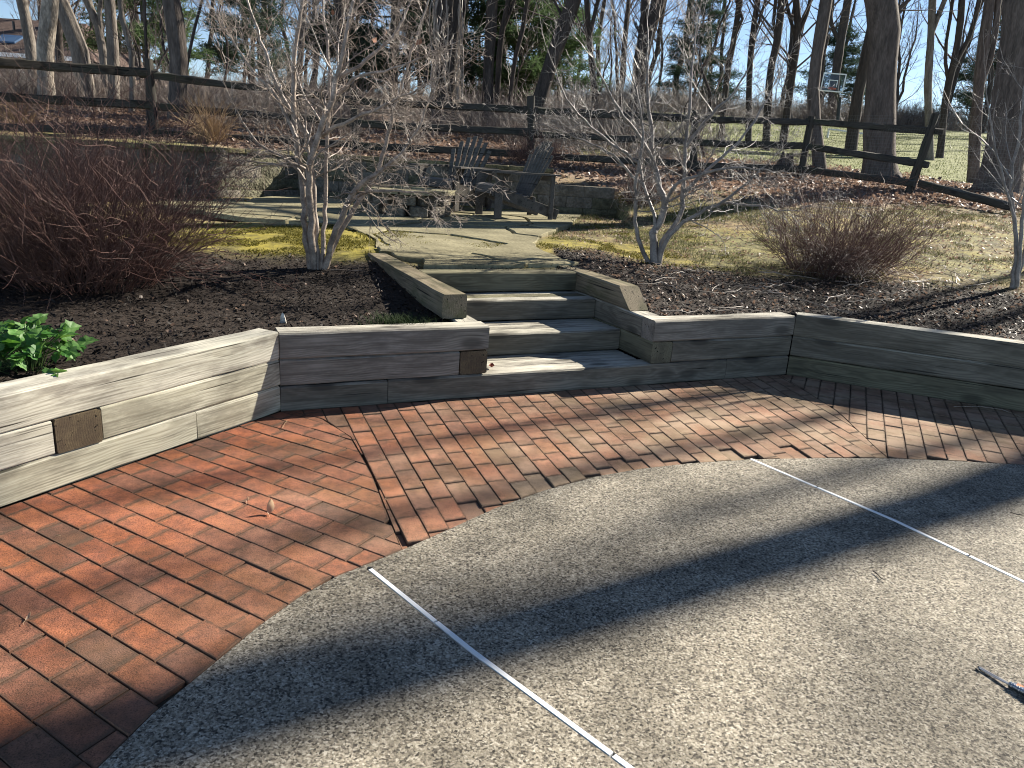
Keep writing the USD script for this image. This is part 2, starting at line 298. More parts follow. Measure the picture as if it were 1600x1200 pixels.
TWIG_BRUSH = island_mat('twig_brush', [(0, (.13, .095, .075)), (.5, (.33, .255, .205)), (1, (.55, .46, .38))], rough=.5, spec=.5)
TWIG_FAR = island_mat('twig_far', [(0, (.08, .065, .06)), (1, (.19, .16, .145))])
STRAW = island_mat('straw', [(0, (.40, .29, .18)), (1, (.70, .57, .40))], trans=.3)
NEEDLES = island_mat('needles', [(0, (.07, .11, .045)), (.6, (.15, .20, .08)), (1, (.30, .33, .14))], trans=.4)
NEEDLES_D = island_mat('needles_dark', [(0, (.04, .065, .04)), (1, (.11, .15, .085))], trans=.35)
LEAF_DRY = island_mat('dry_leaves', [(0, (.20, .135, .10)), (.35, (.40, .285, .215)), (.7, (.56, .44, .35)), (1, (.70, .60, .51))], trans=.42, rough=.5, spec=.5)
CHIPS = island_mat('mulch_chips', [(0, (.014, .010, .008)), (.55, (.034, .024, .019)), (.88, (.065, .046, .035)), (.94, (.12, .09, .07)), (.965, (.45, .38, .30)), (1, (.60, .52, .42))], rough=.7, spec=.2)
LAWN = island_mat('lawn_blades', [(0, (.10, .125, .035)), (.5, (.22, .235, .085)), (1, (.36, .32, .16))], trans=.3)
BLADES = island_mat('grass_blades', [(0, (.09, .095, .035)), (.28, (.20, .18, .075)), (.6, (.36, .29, .16)), (1, (.50, .41, .26))], trans=.25)
MOSS = island_mat('moss_tufts', [(0, (.14, .125, .025)), (.4, (.30, .255, .035)), (.8, (.43, .37, .06)), (1, (.38, .29, .15))], trans=.25)
STONE = rough_mat('flagstone', (.25, .225, .14), (.14, .125, .075), 2.2, .6, .008, 40.0)
STONE_B = rough_mat('flagstone_buff', (.29, .26, .165), (.17, .15, .09), 2.6, .6, .008, 40.0)
BLOCK = rough_mat('split_block', (.20, .175, .14), (.09, .08, .062), 5.0, 1.0, .03, 30.0)
BLOCK_B = rough_mat('split_block_mossy', (.155, .145, .095), (.07, .065, .042), 6.0, 1.0, .03, 30.0)
SOIL = rough_mat('joint_soil', (.085, .07, .05), (.035, .03, .022), 7.0, .6, .01, 90.0)
WHITE = plain('white_strip', (.80, .80, .78), .5)
WHITE_P = plain('white_paint', (.75, .75, .73), .6)
BLACK_M = plain('black_metal', (.02, .022, .022), .5)

# ------------------------------------------------------------------ layout of the walls
A = np.array([-1.239, 3.912]); C = np.array([1.993, 5.440])
EW = (C - A) / np.linalg.norm(C - A); NW = np.array([-EW[1], EW[0]]); LW = np.linalg.norm(C - A)
EL = np.array([.4556, .8902]); NL = np.array([-EL[1], EL[0]])          # left wall runs from A back towards the camera along -EL
ER = np.array([.9253, -.3791]); NR = np.array([-ER[1], ER[0]])
LFAR, RFAR = A - 5.2 * EL, C + 5.0 * ER
CH = .145                                                                # height of one timber
def sn(s, n): return A + s * EW + n * NW
def to_sn(x, y):
    dx, dy = x - A[0], y - A[1]; return dx * EW[0] + dy * EW[1], dx * NW[0] + dy * NW[1]

EDGE = np.array([(-.90, .2), (-.925, .9), (-.905, 1.25), (-.885, 1.42), (-.845, 1.60), (-.775, 1.80), (-.71, 1.99), (-.63, 2.17), (-.545, 2.30), (-.45, 2.40), (-.336, 2.53), (-.20, 2.695), (-.03, 2.905), (.18, 3.115),
                 (.415, 3.30), (.645, 3.435), (.912, 3.55), (1.261, 3.664), (1.689, 3.757), (2.048, 3.811), (2.395, 3.835), (2.745, 3.845), (3.4, 3.80), (4.4, 3.62), (6.0, 3.1)])
DRIVE = Polygon(list(EDGE) + [(6.5, -4), (-3.5, -4), (-3.5, -2.0), (-.90, -1.2)])
WALLLINE = [tuple(LFAR), tuple(A), tuple(C), tuple(RFAR)]
PAVE = Polygon(WALLLINE + [(6.4, 3.0)] + [tuple(p) for p in EDGE[::-1]] + [(-.90, -1.2)]).buffer(0).difference(DRIVE.buffer(.002))

BW = np.array([(-7.5, 9.2), (-4.6, 9.55), (-3.35, 11.55), (-1.6, 11.7), (.4, 11.6), (1.30, 11.72)])   # block wall behind the patio
PATIO = Polygon([(-1.13, 6.05), (-.78, 6.02), (-.72, 5.72), (.42, 6.25), (.50, 6.35), (.28, 6.75), (.12, 7.5), (.28, 8.6), (.62, 9.8), (.85, 11.35), (-1.6, 11.45), (-3.25, 11.3), (-4.45, 9.4), (-4.1, 8.6), (-2.9, 8.15), (-1.9, 8.2), (-1.35, 7.1)])

_pts = np.array([(-3.3, .5, .40), (-2.2, 2.6, .40), (-1.45, 4.2, .40), (-.7, 4.45, .405), (1.2, 5.45, .42), (2.0, 5.6, .42), (3.4, 5.15, .42), (5.5, 4.3, .42), (7.5, 3.6, .42),
  (-1.5, 5.73, .50), (-2.5, 4.6, .47), (1.22, 7.09, .535), (2.97, 7.08, .56), (4.2, 6.6, .60), (-1.1, 6.2, .57), (.5, 6.3, .575), (.95, 5.9, .53), (-4.5, 4.5, .5), (-4.5, 6.5, .55),
  (-1, 8, .60), (.5, 8, .60), (-1.4, 9.6, .62), (0, 10.4, .64), (-3.5, 9.3, .60), (-3.0, 7.5, .57), (-4.4, 8.3, .58), (-6.5, 7.5, .62),
  (2, 9, .68), (3.5, 9.5, .80), (1.7, 11.0, .80), (3, 12, 1.05), (6, 10, .95), (7, 13, 1.2), (6, 7.5, .72), (9, 8, .85),
  (-8, 10.5, 1.22), (-5, 11.2, 1.23), (-3.6, 12.2, 1.25), (0, 12.3, 1.22), (1.4, 12.4, 1.1), (-6, 12.3, 1.30), (-.7, 13.2, 1.3), (3, 14.2, 1.3), (5.5, 14.5, 1.33), (6.9, 12.7, 1.19),
  (-8, 14, 1.55), (-10, 20, 2.0), (0, 20, 2.0), (10, 20, 1.65), (9, 17, 1.44), (-12, 35, 3.1), (0, 40, 3.7), (15, 35, 3.1), (20, 53, 4.7), (-30, 50, 4.2), (30, 45, 4.0), (12, 10, 1.0), (14, 5, .5), (-10, 5, .62), (-13, 10, 1.4), (0, 60, 5.2), (25, 25, 2.2), (-25, 20, 2.4)])
_rbf = RBFInterpolator(_pts[:, :2], _pts[:, 2], kernel='thin_plate_spline', smoothing=.002)
_bwx = BW[:, 0]
FRONT = Polygon([tuple(LFAR + .075 * NL), tuple(A + .075 * (NL + NW) * .8), tuple(C + .075 * (NW + NR) * .8), tuple(RFAR + .075 * NR), (30, 1.0), (30, -60), (-60, -60), (-60, LFAR[1]), (LFAR[0] - .2, LFAR[1])])
def gz(x, y, low=True):
    x, y = np.broadcast_arrays(np.asarray(x, float), np.asarray(y, float)); sh = x.shape
    X, Y = x.ravel(), y.ravel()
    z = np.empty(len(X))
    for i in range(0, len(X), 40000):
        q = np.stack([np.clip(X[i:i + 40000], -35, 35), np.clip(Y[i:i + 40000], 0, 60)], 1); z[i:i + 40000] = _rbf(q)
    far = np.minimum(1.3 + .088 * (Y - 14), 5.0 + .02 * (Y - 56))
    w = np.clip((np.hypot(X, Y - 8) - 32) / 18, 0, 1); w = w * w * (3 - 2 * w)
    z = z * (1 - w) + np.maximum(far, .3) * w
    wy = np.interp(X, _bwx, BW[:, 1]) + .10
    lft = (X < 1.36) & (X > -8) & (Y < 14) & (Y > 6)
    z = np.where(lft & (Y < wy), np.minimum(z, .585 + .012 * (Y - 6)), z)
    bank = 1.17 - .3 * np.clip((X + .6) / 2.0, 0, 1)
    z = np.where(lft & (Y >= wy), np.maximum(z, bank), z)
    if low:
        z = z + .02 * (meshkit.noise(np.stack([X * 2.2, Y * 2.2, X * 0], 1)) - .5) * np.clip((Y - 4.5) / 4, .5, 3)
        s, n = to_sn(X, Y)
        st = (s > 1.08) & (s < 2.45) & (n > -.3) & (n < 1.15)
        fr = shapely.contains_xy(FRONT, X, Y)
        z = np.where(st | fr, -.07, z)
        pt = shapely.contains_xy(PATIO.buffer(.03), X, Y)
        z = np.where(pt, np.minimum(z, .585 + .012 * (Y - 6)) - .012, z)
    return z.reshape(sh)
def g1(x, y): return float(gz(np.array([x]), np.array([y]), False)[0])

def zone(x, y):
    """How much mulch, moss and leaf litter lies at a point."""
    nz = meshkit.fbm(np.stack([x * 1.4, y * 1.4, x * 0], -1), 4, 3) - .5
    nz2 = meshkit.fbm(np.stack([x * 3, y * 3, x * 0], -1), 3, 9) - .5
    sm = lambda v, w: np.clip(v / w + .5, 0, 1)
    mul = np.maximum(sm(6.0 - .06 * (x + 1.5) + nz * .7 - y, .25) * (x < .3), sm(7.25 - .30 * (x - 1.2) + nz * 1.1 - y, .5) * (x >= .3))
    d1 = np.hypot((x + 2.0) / 1.25, (y - 7.05) / 1.05); d2 = np.hypot((x - .85) / .85, (y - 7.5) / .9); d3 = np.hypot((x + 1.2) / .28, (y - 6.6) / .6)
    moss = np.maximum.reduce([sm(1 + nz2 * 1.0 - d1, .3), .85 * sm(.9 + nz2 * 1.4 - d2, .4), sm(1 + nz2 - d3, .4), .5 * sm(nz2 - .12, .12) * (y > 7) * (y < 11)])
    lit = np.maximum(sm(y - 11.9 + nz * 1.2 - .0 * x, .8) * (x < 1.6), sm(y - (12.3 - .25 * (x - 1.6)) + nz * 2.0, 1.0) * (x >= 1.6))
    lawn = sm(y - 17.5 - nz * 3 + 6 * np.clip((3.0 - x) / 4, 0, 3), 2.0) * (x > 1.0)
    lit = lit * (1 - lawn)
    return np.stack([mul * (1 - lit), moss * (1 - mul) * (1 - lit), lit], -1)

# ------------------------------------------------------------------ ground
def axis(lo, hi, step, out_lo, out_hi, g=1.13):
    a = list(np.arange(lo, hi + 1e-6, step)); s = step; b, c = [], []
    x = lo
    while x > out_lo: s *= g; x -= s; b.append(x)
    x, s = hi, step
    while x < out_hi: s *= g; x += s; c.append(x)
    return np.array(b[::-1] + a + c)
gx, gy = axis(-6.2, 7.0, .06, -400, 400), axis(2.4, 13.0, .06, -150, 900)
XX, YY = np.meshgrid(gx, gy); ZZ = gz(XX, YY)
nx, ny = len(gx), len(gy)
i, j = np.meshgrid(np.arange(ny - 1), np.arange(nx - 1), indexing='ij'); k0 = (i * nx + j).ravel()
gf = np.stack([k0, k0 + 1, k0 + nx + 1, k0 + nx], 1)
GROUND = mat('ground_cover', {
    'g': GEO, 'a': ('attribute', {'attribute': 'zone'}), 'sp': ('separate_xyz', {}),
    'n1': ('noise_texture', {'scale': 7.0, 'detail': 6.0, 'roughness': .7}), 'n2': ('noise_texture', {'scale': 70.0, 'detail': 4.0, 'roughness': .7}), 'n0': ('noise_texture', {'scale': .7, 'detail': 4.0}),
    'gr': ('rgb_ramp', {'ramp': [(0, (.045, .036, .024)), (.42, (.10, .08, .045)), (.58, (.24, .19, .10)), (1, (.36, .29, .17))]}),
    'gr0': ('rgb_ramp', {'ramp': [(0, (.75, .95, .6)), (.45, (.9, 1.0, .75)), (.6, (1.1, 1.02, .95)), (1, (1.2, 1.05, 1))]}), 'g0': ('mix_color', {'blend_type': 'multiply', 'fac': 1.0}),
    'mu': ('rgb_ramp', {'ramp': [(0, (.006, .005, .004)), (.45, (.019, .014, .011)), (.6, (.036, .026, .02)), (1, (.08, .058, .044))]}),
    'mo': ('rgb_ramp', {'ramp': [(0, (.06, .05, .02)), (.42, (.13, .11, .028)), (.58, (.27, .225, .04)), (1, (.36, .30, .06))]}),
    'li': ('rgb_ramp', {'ramp': [(0, (.05, .035, .026)), (.42, (.14, .095, .07)), (.52, (.34, .245, .185)), (.68, (.48, .37, .29)), (1, (.60, .50, .42))]}),
    'al': ('attribute', {'attribute': 'lawn'}), 'lw': ('rgb_ramp', {'ramp': [(0, (.07, .08, .03)), (.4, (.13, .145, .05)), (.6, (.20, .205, .085)), (1, (.28, .25, .12))]}), 'm0': ('mix_color', {}), 'm1': ('mix_color', {}), 'm2': ('mix_color', {}), 'm3': ('mix_color', {}), 'b': bump(.6, .012), 'p': pr(roughness=.9, specular_ior_level=.2)},
    [('a.vector', 'sp.vector'), ('g.position', 'n1.vector'), ('g.position', 'n2.vector'), ('g.position', 'n0.vector'), ('n1.fac', 'gr.fac'), ('n2.fac', 'mu.fac'), ('n2.fac', 'li.fac'), ('n1.fac', 'mo.fac'),
     ('n0.fac', 'gr0.fac'), ('gr.color', 'g0.a'), ('gr0.color', 'g0.b'), ('n1.fac', 'lw.fac'), ('g0.result', 'm0.a'), ('lw.color', 'm0.b'), ('al.fac', 'm0.fac'), ('m0.result', 'm1.a'), ('li.color', 'm1.b'), ('sp.z', 'm1.fac'), ('m1.result', 'm2.a'), ('mo.color', 'm2.b'), ('sp.y', 'm2.fac'), ('m2.result', 'm3.a'), ('mu.color', 'm3.b'), ('sp.x', 'm3.fac'),
     ('m3.result', 'p.base_color'), ('n2.fac', 'b.height'), ('b.normal', 'p.normal')])
gm = single('ground', (np.stack([XX, YY, ZZ], -1).reshape(-1, 3), gf), GROUND, 'sloping garden ground of dark mulch, moss, thin grass and brown leaf litter', 'ground', kind='structure', smooth=True)
UsdGeom.PrimvarsAPI(gm).CreatePrimvar('zone', Sdf.ValueTypeNames.Color3fArray, 'vertex').Set(Vt.Vec3fArray.FromNumpy(zone(XX.ravel(), YY.ravel()).astype(np.float32)))

lawn_ = np.clip((YY.ravel() - 15.5) / 3, 0, 1) * np.clip((XX.ravel() - .5) / 3, 0, 1)
UsdGeom.PrimvarsAPI(gm).CreatePrimvar('lawn', Sdf.ValueTypeNames.Color3fArray, 'vertex').Set(Vt.Vec3fArray.FromNumpy(np.repeat(lawn_[:, None], 3, 1).astype(np.float32)))

# ------------------------------------------------------------------ driveway and its white joint strips
J1 = [(-.450, 2.36), (-.06, 1.933), (.345, 1.525), (1.35, .47), (3.0, -1.2)]; J2 = [(1.235, 3.668), (1.688, 3.032), (1.955, 2.57), (2.9, 1.1), (4.6, -1.6)]
slabs = DRIVE.difference(LineString(J1).buffer(.011)).difference(LineString(J2).buffer(.011))
dw = thing('driveway', 'pale exposed-aggregate concrete driveway with white joint strips', 'driveway', (0, 0, 0), kind='structure')
def extr(poly, z0, z1):
    t = trimesh.creation.extrude_polygon(poly, z1 - z0, engine='earcut'); t.apply_translation([0, 0, z0]); return np.array(t.vertices), np.array(t.faces)
for p in getattr(slabs, 'geoms', [slabs]):
    if p.area > .05: dw.part('slab', extr(p, -.12, .002), CONCRETE)
for J in (J1, J2):
    L = LineString(J); c = 0.006; rg = np.random.default_rng(3)
    while c < 4.2:
        e = c + rg.uniform(.35, .8); sg = substring(L, c, e - .008)
        dw.part('joint_strip', extr(sg.buffer(.0075, cap_style='flat'), -.05, .004 + rg.uniform(-.001, .001)), WHITE); c = e

# ------------------------------------------------------------------ brick paving
rng = np.random.default_rng(11)
seam12 = LineString([tuple(A + .05 * NW), (-.993, 3.845), (-.789, 3.602), (-.60, 3.17), (-.43, 2.696), (-.30, 2.35)])
def half(line_pts, extra): return Polygon(list(line_pts) + list(extra)).buffer(0)
S1 = PAVE.intersection(half(seam12.coords, [(-.5, -2), (-6, -2), (-6, 3.8)]))
sm23 = [(1.93, 5.52), (2.013, 4.86), (2.045, 4.6), (2.0, 3.7)]
S3 = PAVE.intersection(half(sm23, [(9, 2), (9, 7)]))
S2 = PAVE.difference(S1.buffer(.002)).difference(S3.buffer(.002))
quads = []
def d2(a): return np.array([math.cos(math.radians(a)), math.sin(math.radians(a))])
def lay(region, line, nrange, t0, t1, gap=.0017):
    """line(k) -> origin and direction of the k-th joint line; bricks run along it."""
    R = region.buffer(-.0015); Rp = prep(R)
    for k in nrange:
        (o0, e0), (o1, e1) = line(k), line(k + 1)
        t = t0 + (.1 if k % 2 else 0) + rng.uniform(-.05, .05)
        while t < t1:
            u = t + .2 * rng.uniform(.985, 1.015)
            gx_ = rng.uniform(.0018, .0036)
            q = np.array([o0 + e0 * (t + gx_), o0 + e0 * (u - gx_), o1 + e1 * (u - gx_), o1 + e1 * (t + gx_)])
            c = q.mean(0); ns = unit(np.append((o1 + e1 * t) - (o0 + e0 * t), 0))[:2]; sg = gap * rng.uniform(.4, 1.5)
            q[:2] += ns * sg; q[2:] -= ns * sg
            pg = Polygon(q)
            t = u
            if not Rp.intersects(pg): continue
            pg = pg.intersection(R)
            for g in getattr(pg, 'geoms', [pg]):
                if g.geom_type != 'Polygon' or g.area < .0008: continue
                if g.area < .006 and g.distance(DRIVE) < .01 and rng.random() < .45: continue
                quads.append(g.simplify(.002))
lay(S1, lambda k: (A + (.30 - .0985 * k) * EL, d2(-27.2 - 4.4 * np.clip((.0985 * k - .3) / 2.2, -.2, 1.4))), range(0, 42), -.25, 2.6)
lay(S2, lambda k: (sn(-.4 + .0985 * k, -.55), d2(-67 - 12.5 * np.clip((-.4 + .0985 * k) / 3.2, 0, 1.1))), range(0, 44), -1.0, 1.6)
lay(S3, lambda k: (C + (-.35 + .0985 * k) * ER - .4 * NR, d2(-112.7)), range(0, 46), -.7, 1.6)
def prism(pg, z, tilt=(0, 0), th=.05, ch=.0022):
    q = np.array(pg.exterior.coords)[:-1]
    if Polygon(q).exterior.is_ccw is False: q = q[::-1]
    c = q.mean(0); n = len(q)
    inn = q + (c - q) * np.minimum(ch * 1.4 / (np.linalg.norm(c - q, axis=1) + 1e-6), .5)[:, None]
    zt = lambda p, d: z - d + (p - c) @ np.array(tilt)
    v = np.vstack([np.column_stack([q, zt(q, th)]), np.column_stack([q, zt(q, ch)]), np.column_stack([inn, zt(inn, 0)]), [[*c, z]]])
    f = []
    for k in range(n):
        k2 = (k + 1) % n
        for r in (0, n): f += [(r + k, r + k2, r + n + k2), (r + k, r + n + k2, r + n + k)]
        f.append((2 * n + k, 2 * n + k2, 3 * n))
    return v, np.array(f)
bricks = []
for g in quads:
    c = np.array(g.centroid.coords[0])
    uv = project(np.array([c[0], c[1], 0])) if c[1] > .4 else np.array([-9e9, 0])
    dist = np.linalg.norm([c[0], c[1], 1.4])
    seen = -25 < uv[0] < 1625 and uv[1] < 1225
    bricks.append((-(g.area / dist ** 2) if seen else 1.0, g))
bricks.sort(key=lambda b: b[0])
bp = thing('brick_paving', 'red brick paving laid in rows, fanning along the timber walls', 'paving', (0, 0, 0), kind='structure')
rest, redge = [], []
for k, (w, g) in enumerate(bricks):
    ez = rng.normal(0, .0010); tl = rng.normal(0, .006, 2)
    nd_ = g.distance(DRIVE) < .02; cutp = nd_ and g.area < .0165 and g.centroid.x > -.42
    if nd_: ez += rng.uniform(0, .005)
    if cutp and rng.random() < .6: ez -= rng.uniform(.006, .013)
    me = prism(g, ez, tl); bm = BRICK[7] if cutp and rng.random() < .6 else BRICK[rng.choice(7, p=[.2, .2, .17, .12, .14, .07, .10])]
    ee = np.ones(len(me[0])); ee[-1] = 0
    if k < 298 and w < 0: bp.part('brick', me, bm, edge=ee)
    elif w < 0 or g.centroid.y > -1: rest.append(me); redge.append(ee)
bp.part('brick_rest', join(rest), BRICK_ALL, kind='stuff', edge=np.concatenate(redge))
bp.part('joint_sand', (np.array([(-4.2, -1.5, -.014), (7, -1.5, -.014), (7, 6, -.014), (-4.2, 6, -.014)]), np.array([(0, 1, 2, 3)])), SOIL)

# ------------------------------------------------------------------ timber walls and steps
def timber(L, w, h, seed, bev=.009, bow=.007):
    K = max(3, int(L / .11)); xs = np.linspace(0, L, K + 1)
    prof = np.array([(bev, 0), (w - bev, 0), (w, bev), (w, h - bev), (w - bev, h), (bev, h), (0, h - bev), (0, bev)])
    n = len(prof); V = np.zeros((K + 1, n, 3)); V[:, :, 0] = xs[:, None]; V[:, :, 1:] = prof
    q = np.stack([np.repeat(xs[:, None] * 5, n, 1), np.tile(np.arange(n) * 1.7, (K + 1, 1)), np.full((K + 1, n), seed * 7.3)], -1)
    V[:, :, 1] += (meshkit.noise(q) - .5) * bow; V[:, :, 2] += (meshkit.noise(q + 31) - .5) * bow * .8
    V[0, :, 0] += .0; V = V.reshape(-1, 3)
    i, j = np.meshgrid(np.arange(K), np.arange(n), indexing='ij')
    f = np.stack([i * n + j, (i + 1) * n + j, (i + 1) * n + (j + 1) % n, i * n + (j + 1) % n], -1).reshape(-1, 4)
    f = np.vstack([f[:, [0, 2, 1]], f[:, [0, 3, 2]]])
    c0, c1 = len(V), len(V) + 1
    V = np.vstack([V, [[0, w / 2, h / 2]], [[L, w / 2, h / 2]]])
    e = [(c0, j, (j + 1) % n) for j in range(n)] + [(c1, K * n + (j + 1) % n, K * n + j) for j in range(n)]
    return V, np.vstack([f, np.array(e)])[:, [0, 2, 1]]
_ts = [0]
def lay_timber(node, name, a, b, z, mt, w=.148, h=CH, side=1, label=None):
    """Timber with its front edge from a to b (plan), lying to the left of a->b, its underside at z."""
    a, b = np.asarray(a, float), np.asarray(b, float); d = b - a; L = np.linalg.norm(d); _ts[0] += 1
    return node.part(name, timber(L, w, h - .0025, _ts[0]), mt, 25, xf=frame([a[0], a[1], z], [d[0], d[1], 0]), label=label)
g = .002
wl = thing('retaining_wall', 'low weathered timber wall left of the steps, bent at a corner, its left leg sunlit', 'retaining wall', (A[0], A[1], 0))
def lw(t): return A + g * EL - t * EL
tj = lambda u, v, z: float(-(atz(u, v, z)[:2] - A) @ EL)
t1, t2, t3 = tj(306, 687, .0), tj(163, 688, .145), tj(86, 710, .145)
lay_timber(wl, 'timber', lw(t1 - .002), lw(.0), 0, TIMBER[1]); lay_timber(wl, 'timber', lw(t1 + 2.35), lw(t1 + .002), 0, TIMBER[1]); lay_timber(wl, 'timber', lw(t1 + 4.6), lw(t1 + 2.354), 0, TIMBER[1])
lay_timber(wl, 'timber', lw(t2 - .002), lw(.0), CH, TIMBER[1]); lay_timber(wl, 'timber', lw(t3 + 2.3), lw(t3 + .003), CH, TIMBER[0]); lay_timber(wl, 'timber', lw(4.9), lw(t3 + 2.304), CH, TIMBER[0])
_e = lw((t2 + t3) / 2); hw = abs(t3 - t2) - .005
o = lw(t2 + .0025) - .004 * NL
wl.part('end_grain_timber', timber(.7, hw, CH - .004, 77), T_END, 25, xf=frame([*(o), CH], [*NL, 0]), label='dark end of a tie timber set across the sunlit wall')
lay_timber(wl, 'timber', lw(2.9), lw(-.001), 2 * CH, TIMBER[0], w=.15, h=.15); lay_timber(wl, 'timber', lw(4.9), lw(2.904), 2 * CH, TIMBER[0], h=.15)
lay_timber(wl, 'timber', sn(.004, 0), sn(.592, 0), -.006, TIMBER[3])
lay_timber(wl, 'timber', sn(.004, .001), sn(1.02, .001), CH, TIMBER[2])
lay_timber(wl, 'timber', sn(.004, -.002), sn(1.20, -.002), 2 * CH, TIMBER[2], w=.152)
o = sn(1.198, .003)
wl.part('end_grain_timber', timber(1.6, .172, CH - .004, 78), T_END, 25, xf=frame([*o, CH], [*NW, 0]), label='dark end of the timber beside the bottom step')
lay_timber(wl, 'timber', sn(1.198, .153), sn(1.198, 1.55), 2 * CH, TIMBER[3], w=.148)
wr = thing('retaining_wall', 'low shaded timber wall right of the steps, turning towards the driveway', 'retaining wall', (C[0], C[1], 0))
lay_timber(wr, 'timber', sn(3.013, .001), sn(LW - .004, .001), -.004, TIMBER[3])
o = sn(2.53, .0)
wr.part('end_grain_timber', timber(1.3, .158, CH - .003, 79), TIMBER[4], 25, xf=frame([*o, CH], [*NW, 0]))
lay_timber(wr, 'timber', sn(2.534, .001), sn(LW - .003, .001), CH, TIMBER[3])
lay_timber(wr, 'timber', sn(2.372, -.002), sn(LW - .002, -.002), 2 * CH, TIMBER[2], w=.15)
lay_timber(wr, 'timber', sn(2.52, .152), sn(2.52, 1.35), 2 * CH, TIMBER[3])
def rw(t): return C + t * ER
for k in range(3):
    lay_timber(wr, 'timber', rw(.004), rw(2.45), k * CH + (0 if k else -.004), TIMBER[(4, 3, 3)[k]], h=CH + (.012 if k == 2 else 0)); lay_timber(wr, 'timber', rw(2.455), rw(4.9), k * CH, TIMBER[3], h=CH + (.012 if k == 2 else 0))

stp = thing('garden_steps', 'four weathered timber steps with side curbs rising to the stone patio', 'steps', (*sn(1.75, .5), 0))
def tread(n0, n1, z, s0, s1, mt, nb, mats=None):
    w = (n1 - n0) / nb
    for k in range(nb):
        lay_timber(stp, 'tread_timber', sn(s0, n0 + k * w + .002), sn(s1, n0 + k * w + .002), z - CH + (-.003 * k), mats[k] if mats else mt, w=w - .004)
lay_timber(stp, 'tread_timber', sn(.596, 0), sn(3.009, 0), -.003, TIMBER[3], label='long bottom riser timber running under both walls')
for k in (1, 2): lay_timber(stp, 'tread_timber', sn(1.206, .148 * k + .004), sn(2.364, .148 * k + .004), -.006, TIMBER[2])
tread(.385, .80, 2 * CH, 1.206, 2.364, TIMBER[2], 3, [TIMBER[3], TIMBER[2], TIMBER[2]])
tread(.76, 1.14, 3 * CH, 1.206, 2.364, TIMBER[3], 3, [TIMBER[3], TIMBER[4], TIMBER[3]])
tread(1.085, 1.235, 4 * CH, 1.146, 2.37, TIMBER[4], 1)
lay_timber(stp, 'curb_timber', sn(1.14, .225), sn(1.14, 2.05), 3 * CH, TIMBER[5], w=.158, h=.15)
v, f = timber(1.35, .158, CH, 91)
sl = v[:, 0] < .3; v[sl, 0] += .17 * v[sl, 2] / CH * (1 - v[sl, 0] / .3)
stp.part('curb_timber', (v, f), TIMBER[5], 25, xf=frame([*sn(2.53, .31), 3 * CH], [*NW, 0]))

# ------------------------------------------------------------------ stone patio
rng = np.random.default_rng(23)
mn, mx = np.array(PATIO.bounds[:2]), np.array(PATIO.bounds[2:])
sd = []
while len(sd) < 44:
    p = rng.uniform(mn - .3, mx + .3)
    if all(np.hypot(*(p - q)) > .62 for q in sd): sd.append(p)
    elif rng.random() < .02: sd.append(p)
vo = Voronoi(np.vstack([sd, [[-40, 8], [40, 8], [0, -40], [0, 60]]]))
TOPT = Polygon([tuple(sn(1.14, 1.0)), tuple(sn(2.6, 1.0)), tuple(sn(2.6, 1.24)), tuple(sn(1.14, 1.24))]).buffer(.01)
CURBL = Polygon([tuple(sn(.97, .2)), tuple(sn(1.15, .2)), tuple(sn(1.15, 2.06)), tuple(sn(.97, 2.06))])
pa = thing('stone_patio', 'irregular flagstone patio with mossy joints above the steps', 'patio', (-1, 8, .6), kind='structure')
for r in vo.point_region:
    reg = vo.regions[r]
    if -1 in reg or not reg: continue
    pg = Polygon(vo.vertices[reg]).intersection(PATIO).difference(TOPT).difference(CURBL)
    for g_ in getattr(pg, 'geoms', [pg]):
        if g_.geom_type != 'Polygon' or g_.area < .03: continue
        e = g_.segmentize(.12); q = np.array(e.exterior.coords)[:-1]
        q = q + (meshkit.noise(np.stack([q[:, 0] * 7, q[:, 1] * 7, q[:, 0] * 0], 1))[:, None] - .5) * np.array([.05, .05]) + (meshkit.noise(np.stack([q[:, 0] * 23, q[:, 1] * 23, q[:, 0] * 0 + 4], 1))[:, None] - .5) * .02
        h = Polygon(q).buffer(0).buffer(-.017)
        if h.geom_type != 'Polygon' or h.area < .02: continue
        c = h.centroid; z = min(.588 + .012 * (c.y - 6), .66) + rng.normal(0, .004)
        pa.part('flagstone', prism(h.simplify(.004), z, rng.normal(0, .008, 2) + np.array([0, .012]), .05, .006), STONE if rng.random() < .6 else STONE_B)

